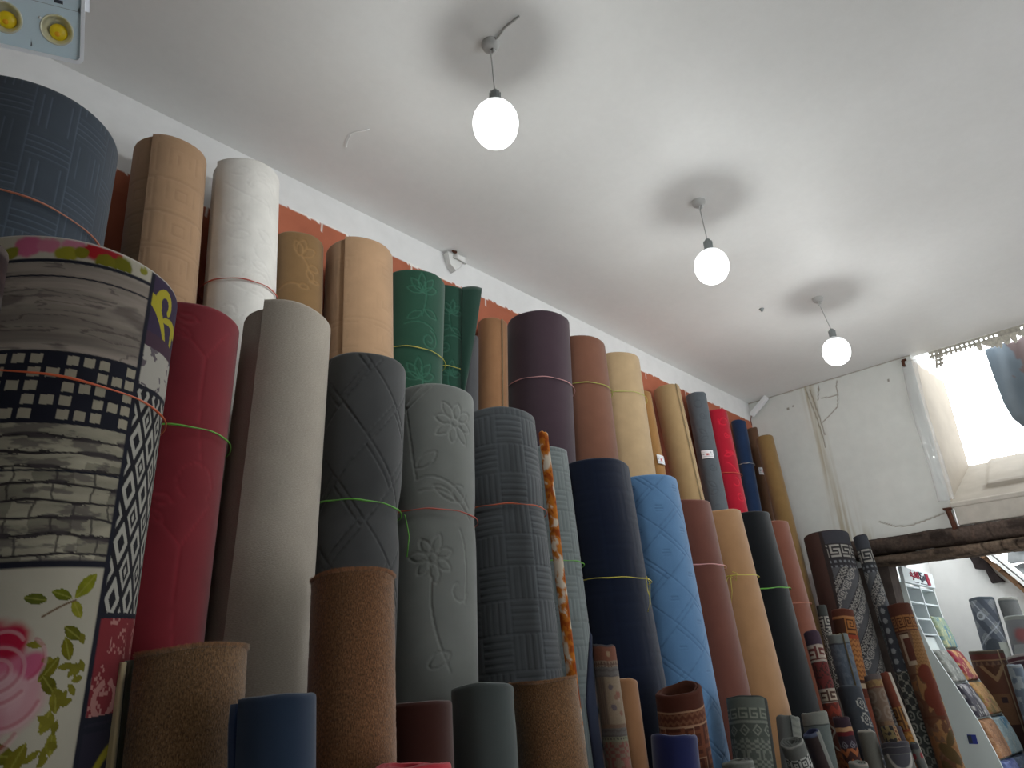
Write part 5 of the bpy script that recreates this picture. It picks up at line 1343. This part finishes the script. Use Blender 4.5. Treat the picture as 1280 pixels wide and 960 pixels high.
# hanging cloth
nr, nc = 50, 46; P = []; C = []
for i in range(nr):
    tt = i / (nr - 1); z = 3.72 - tt * .68
    yl = np.interp(z, [3.05, 3.10, 3.165, 3.29, 3.51, 3.72], [.66, .705, .745, .768, .775, .775])
    for j in range(nc):
        s = j / (nc - 1); y = yl + (.18 - yl) * s
        P.append((5.80 + .022 * math.sin(s * 22 + tt * 2) + .03 * math.sin(s * 7 + 1), y, z - .05 * s * tt + .012 * math.sin(s * 16)))
        f = fbm(np.array([s * 4.0]), np.array([tt * 4.0]), 3)[0]
        c_ = S(112, 124, 134) * (.8 + .4 * f)
        if s > .22 + .06 * math.sin(tt * 9) and tt < .55 and f > .3: c_ = S(112, 98, 98)
        C.append(c_)
o = sheet('hanging_cloth', np.array(P), nr, nc, M['velvet'], None, np.array(C), thick=.004); tag(o, 'blue grey cloth with a maroon patch hanging over the window', 'cloth')
# pale bundle at its hem
mb = MB()
for k in range(5): mb.lathe([(.001, -.03), (.018, -.025), (.026, 0), (.018, .025), (.001, .03)], (5.74 - .01 * k, .60 - .05 * k, 3.17 + .05 * (k % 3)), 12, (0, .8, .6))
o = mb.build('white_rag', simple('white_rag_cloth', S(214, 216, 216), .9, .1, (30, .85, 1.05)), smooth=True); tag(o, 'small bunched white rag against the hanging cloth', 'rag')
# clear wrap strip beside the recess
nr, nc = 60, 12; P = []
for i in range(nr):
    tt = i / (nr - 1); z = 3.70 - tt * 1.08
    for j in range(nc):
        s = j / (nc - 1)
        cr = fbm(np.array([s * 5 + 2]), np.array([tt * 22]), 4)[0] - .5
        P.append((XB - .012 - .03 * abs(cr) - .006 * math.sin(s * 9), 1.275 - .105 * s + .012 * math.sin(tt * 5) + .02 * tt, z))
o = sheet('plastic_sheet', np.array(P), nr, nc, M['wrap'], None, np.zeros((len(P), 3)) + .8, thick=.001); tag(o, 'crinkled clear plastic sheet taped along the window recess', 'plastic sheet')
mb = MB(); mb.box((XB - .02, 1.262, 3.69), (.03, .018, .05)); mb.box((XB - .02, 1.252, 3.715), (.02, .03, .016))
o = mb.build('rusty_bracket', M['rust'], bevel=.003); tag(o, 'small rusty bracket under the ceiling beside the window', 'bracket')
mb = MB(); mb.tube([(XB - .03, 1.235, 2.565), (XB - .035, 1.228, 2.50), (XB - .05, 1.215, 2.41)], .017, 8); mb.box((XB - .03, 1.236, 2.56), (.03, .05, .014))
o = mb.build('rusty_pipe', M['rust'], smooth=True); tag(o, 'short rusty pipe stub between the sill and the timber beam', 'pipe')
# white conduit across the corner
mb = MB(); p0 = np.array([XB - .06, 2.345, 3.735]); p1 = np.array([XB - .05, 2.515, 3.615])
d = unit(p1 - p0); n1 = unit(np.cross(d, [1, 0, 0])); L = np.linalg.norm(p1 - p0)
mb.box((p0 + p1) / 2, (.04, .045, L), rot=np.stack([[1, 0, 0], n1, d], 1))
cd = mb.build('corner_conduit', M['white_plastic'], bevel=.008); tag(cd, 'short white conduit slanting across the corner under the ceiling', 'conduit')
MB().tube([p1, p1 + [-.004, .012, -.04], p1 + [-.004, .010, -.09]], .004, 6).build('cable', simple('red_brown_cable', S(120, 70, 60), .6, .3), cd, smooth=True)
# plaster lump
mb = MB(); mb.prism([(2.065, W - .004, 3.735), (2.14, W - .004, 3.75), (2.20, W - .004, 3.745), (2.15, W - .004, 3.67), (2.12, W - .004, 3.64), (2.09, W - .004, 3.67)], (0, -.035, 0))
mb.prism([(2.10, W - .03, 3.748), (2.20, W - .03, 3.748), (2.185, W - .06, 3.735), (2.12, W - .06, 3.735)], (0, 0, -.03))
lp = mb.build('plaster_lump', M['plain_white'], bevel=.012); tag(lp, 'white plaster lump stuck at the top of the wall above the green rolls', 'plaster lump')
MB().lathe([(.001, -.003), (.016, -.002), (.013, .003), (.001, .004)], (2.10, W - .058, 3.744), 14, (-.3, -.7, .3)).build('brown_stain', M['rust'], lp, smooth=True)
# thread on the ceiling
o = MB().tube([(1.215, 2.19, 3.742), (1.197, 2.15, 3.740), (1.185, 2.105, 3.741), (1.19, 2.09, 3.742), (1.21, 2.06, 3.739), (1.23, 2.03, 3.743)], .0022, 6).build('thread', simple('pale_thread', S(238, 238, 238), .6, .3), smooth=True); tag(o, 'pale bent thread stuck to the ceiling above the white roll', 'thread')
o = MB().lathe([(.001, -.02), (.008, -.018), (.012, -.004), (.016, 0), (.001, .0)], (4.025, 1.639, H), 14).build('ceiling_hook_stub', M['grey_plastic'], smooth=True); tag(o, 'tiny grey stub on the ceiling between the two farther bulbs', 'stub')

# ------------------------------------------------------------------ display stand in the passage
st = empty('display_stand', (5.75, 1.70, 0)); tag(st, 'tall pale grey display stand with a sign on top and sloping front', 'display stand')
ZP = [2.24, 2.13, 1.90, 1.66, 1.44, 1.22, .98, .5, 0.0]; YP = [1.70, 1.695, 1.682, 1.63, 1.54, 1.455, 1.39, 1.30, 1.25]
def yf(z): return float(np.interp(-z, [-a for a in ZP], YP))
loc = lambda p: np.asarray(p, float) - np.array([5.75, 1.70, 0])
def side(x, th, name, z1=2.13, z0=0.0, mat='stand'):
    zz = np.linspace(z1, z0, 24); poly = [(x, yf(z) - .012, z) for z in zz] + [(x, 1.86, z0), (x, 1.86, z1)]
    mb = MB(); n = len(poly); P = np.array(poly); 
    V = np.concatenate([P, P + [th, 0, 0]]); F = [[i, (i + 1) % n, n + (i + 1) % n, n + i] for i in range(n)]
    q = len(zz)
    for b_ in (0, n):
        for i in range(q - 1):
            V = np.concatenate([V, [[V[b_][0], 1.86, zz[i]], [V[b_][0], 1.86, zz[i + 1]]]]); k = len(V) - 2
            F.append([b_ + i, b_ + i + 1, k + 1, k])
    mb.add(loc(V), F)
    return mb.build(name, M[mat], st)
side(5.75, .018, 'side_panel'); side(6.43, .018, 'side_panel'); side(6.09, .018, 'divider', 2.13, 1.2, 'stand_light')
mb = MB(); mb.span(loc((5.75, 1.85, 0)), loc((6.448, 1.87, 2.2))); mb.build('back_panel', M['stand'], st)
for z in (2.10, 1.985, 1.87, 1.76):
    for xa, xb in ((5.768, 6.09), (6.108, 6.43)):
        mb = MB(); mb.span(loc((xa, yf(z) - .006, z)), loc((xb, 1.85, z + .012))); mb.build('shelf', M['stand_light'], st)
# sloping rack board behind the mats
zz = np.linspace(1.75, .4, 16); V = []; 
for z in zz: V += [loc((5.768, yf(z) + .02, z)), loc((6.43, yf(z) + .02, z)), loc((5.768, yf(z) + .032, z)), loc((6.43, yf(z) + .032, z))]
F = []
for i in range(len(zz) - 1): o_ = i * 4; F += [[o_, o_ + 1, o_ + 5, o_ + 4], [o_ + 2, o_ + 3, o_ + 7, o_ + 6]]
MB().add(np.array(V), F).build('rack_board', M['stand'], st)
# header sign with red and grey lettering
mb = MB(); mb.span(loc((5.735, 1.672, 2.125)), loc((6.462, 1.700, 2.238))); sg = mb.build('sign', M['stand_light'], st, bevel=.004)
def ink(name, mat, strokes_, w=.007):
    mb = MB()
    for s_ in strokes_:
        pts = [loc((5.735 + .727 * a_, 1.6705, 2.125 + .113 * b_)) for a_, b_ in s_]
        mb.tube(pts, w, 5)
    mb.build(name, M[mat], sg)
ink('lettering', 'red_ink', [[(.22, .50), (.20, .62), (.23, .74), (.27, .66), (.25, .52), (.30, .46), (.34, .56), (.33, .76)], [(.34, .44), (.38, .5), (.37, .84)], [(.41, .44), (.43, .84)], [(.40, .46), (.45, .44), (.48, .54), (.47, .70)], [(.48, .46), (.46, .86)], [(.27, .30), (.29, .30)], [(.24, .88), (.25, .88)]])
ink('lettering', 'dark_ink', [[(.50, .44), (.56, .40), (.66, .44), (.70, .56), (.66, .62)], [(.52, .5), (.55, .62), (.52, .72)], [(.58, .50), (.66, .52)], [(.49, .86), (.53, .80), (.58, .84)], [(.54, .28), (.58, .28)], [(.62, .60), (.68, .68)]], .008)
ink('lettering', 'red_ink', [[(.70, .84), (.72, .50), (.755, .14)], [(.735, .86), (.755, .5), (.79, .14)], [(.77, .84), (.79, .5), (.815, .14)], [(.70, .80), (.78, .80)], [(.715, .62), (.79, .60)], [(.73, .40), (.80, .38)], [(.745, .20), (.81, .18)]], .009)
ink('small_print', 'dark_ink', [[(.30, .14), (.44, .14)], [(.50, .13), (.66, .12)], [(.68, .12), (.72, .12)]], .003)
mb = MB(); mb.span(loc((5.747, 1.475, 1.075)), loc((5.7495, 1.527, 1.130))); sk = mb.build('sticker', M['blue_ink'], st); sk['label'] = 'blue and dark sticker'
mb = MB(); mb.span(loc((5.7462, 1.503, 1.08)), loc((5.7478, 1.524, 1.125))); mb.build('printed_marks', M['dark_ink'], sk)
mb = MB()
for x_, h_ in ((5.90, .05), (5.97, .035)): mb.lathe([(.014, 0), (.016, h_ * .6), (.010, h_), (.001, h_)], loc((x_, 1.72, 2.238)), 12)
mb.build('clip', M['white_plastic'], st, smooth=True)

def floor_mat(label, xa, xb, za, zb, paint, thick=.028, bulge=.02):
    """folded mat lying on the sloping rack between heights za (top) and zb."""
    nu, nv = 22, 40; V = []; C = []
    ym = (yf(za) + yf(zb)) / 2; org = np.array([(xa + xb) / 2, ym, zb])
    rg = np.random.default_rng(hash_(label))
    for layer in (0, 1):
        for i in range(nv):
            t_ = i / (nv - 1); z = za + (zb - za) * t_
            for j in range(nu):
                s = j / (nu - 1); x = xa + (xb - xa) * s
                e = min(1, min(s, 1 - s) * 14) ** .5 * min(1, min(t_, 1 - t_) * 18) ** .5
                y = yf(za) + (yf(zb) - yf(za)) * t_ + .008 - (.006 + thick * e + bulge * math.sin(PI * t_) * .4) * (1 if layer == 0 else 0)
                V.append(np.array([x + .002 * rg.standard_normal(), y, z]) - org)
    V = np.array(V); U_, T_ = np.meshgrid(np.linspace(0, xb - xa, nu), np.linspace(0, za - zb, nv)); u = U_.ravel(); v = T_.ravel()
    c = paint(u, v) * .72; C = np.concatenate([c, c * .6])
    i = np.arange(nv - 1)[:, None] * nu + np.arange(nu - 1)[None]; q = np.stack([i, i + 1, i + nu + 1, i + nu], -1).reshape(-1, 4)
    N = nu * nv; F = [q, q + N]
    def rim_(idx): idx = np.asarray(idx); F.append(np.stack([idx[:-1], idx[1:], idx[1:] + N, idx[:-1] + N], 1))
    rim_(np.arange(nu)); rim_(np.arange(nu) + (nv - 1) * nu); rim_(np.arange(nv) * nu); rim_(np.arange(nv) * nu + nu - 1)
    o = mesh_obj('floor_mat', V, np.concatenate(F), M['mat_print'], col=C, uv=np.tile(np.stack([u, v], 1), (2, 1)))
    o.location = org
    tag(o, label, 'mat', 'folded mats on the display stand'); return o
def pm(c1, c2, c3, sc=18, streak=1.0):
    def f(u, v):
        n = fbm(u * sc, v * sc * streak, 4); n2 = fbm(u * sc * 2.5 + 9, v * sc * 2.5 * streak, 4)
        c = np.tile(S(*c1), (len(u), 1)); c = mixcol(c, sstep(.48, .6, n), S(*c2)); c = mixcol(c, sstep(.58, .68, n2), S(*c3)); return c
    return f
floor_mat('green and blue swirled mat, topmost on the display stand', 6.112, 6.425, 1.905, 1.672, pm((146, 164, 140), (92, 134, 150), (196, 196, 150), 26, .35))
floor_mat('crimson and gold mat below the green one', 6.112, 6.425, 1.662, 1.450, pm((140, 44, 58), (196, 150, 100), (206, 176, 130), 20, .4))
floor_mat('sand coloured mat under the crimson one', 6.112, 6.425, 1.440, 1.228, pm((196, 154, 100), (150, 128, 76), (176, 120, 90), 16))
floor_mat('light blue and white swirled mat under the sand coloured one', 6.112, 6.425, 1.215, .985, pm((176, 200, 206), (92, 146, 176), (206, 212, 206), 12, .5))
floor_mat('grey streaked mat beside the crimson one', 5.775, 6.085, 1.660, 1.446, pm((136, 140, 134), (110, 112, 108), (176, 176, 170), 26, .35))
floor_mat('black and white streaked mat beside the sand coloured one', 5.775, 6.085, 1.436, 1.225, pm((66, 64, 74), (150, 148, 154), (196, 194, 190), 18, .3))
floor_mat('brown speckled mat beside the light blue one', 5.775, 6.085, 1.215, .985, pm((176, 130, 94), (150, 106, 76), (186, 150, 120), 30))
floor_mat('periwinkle blue mat lowest in the left column', 5.775, 6.085, .975, .78, pm((110, 124, 176), (84, 100, 156), (150, 160, 196), 14))
floor_mat('pale blue grey mat lowest in the right column', 6.112, 6.425, .975, .78, pm((120, 134, 156), (96, 112, 140), (150, 160, 176), 14))
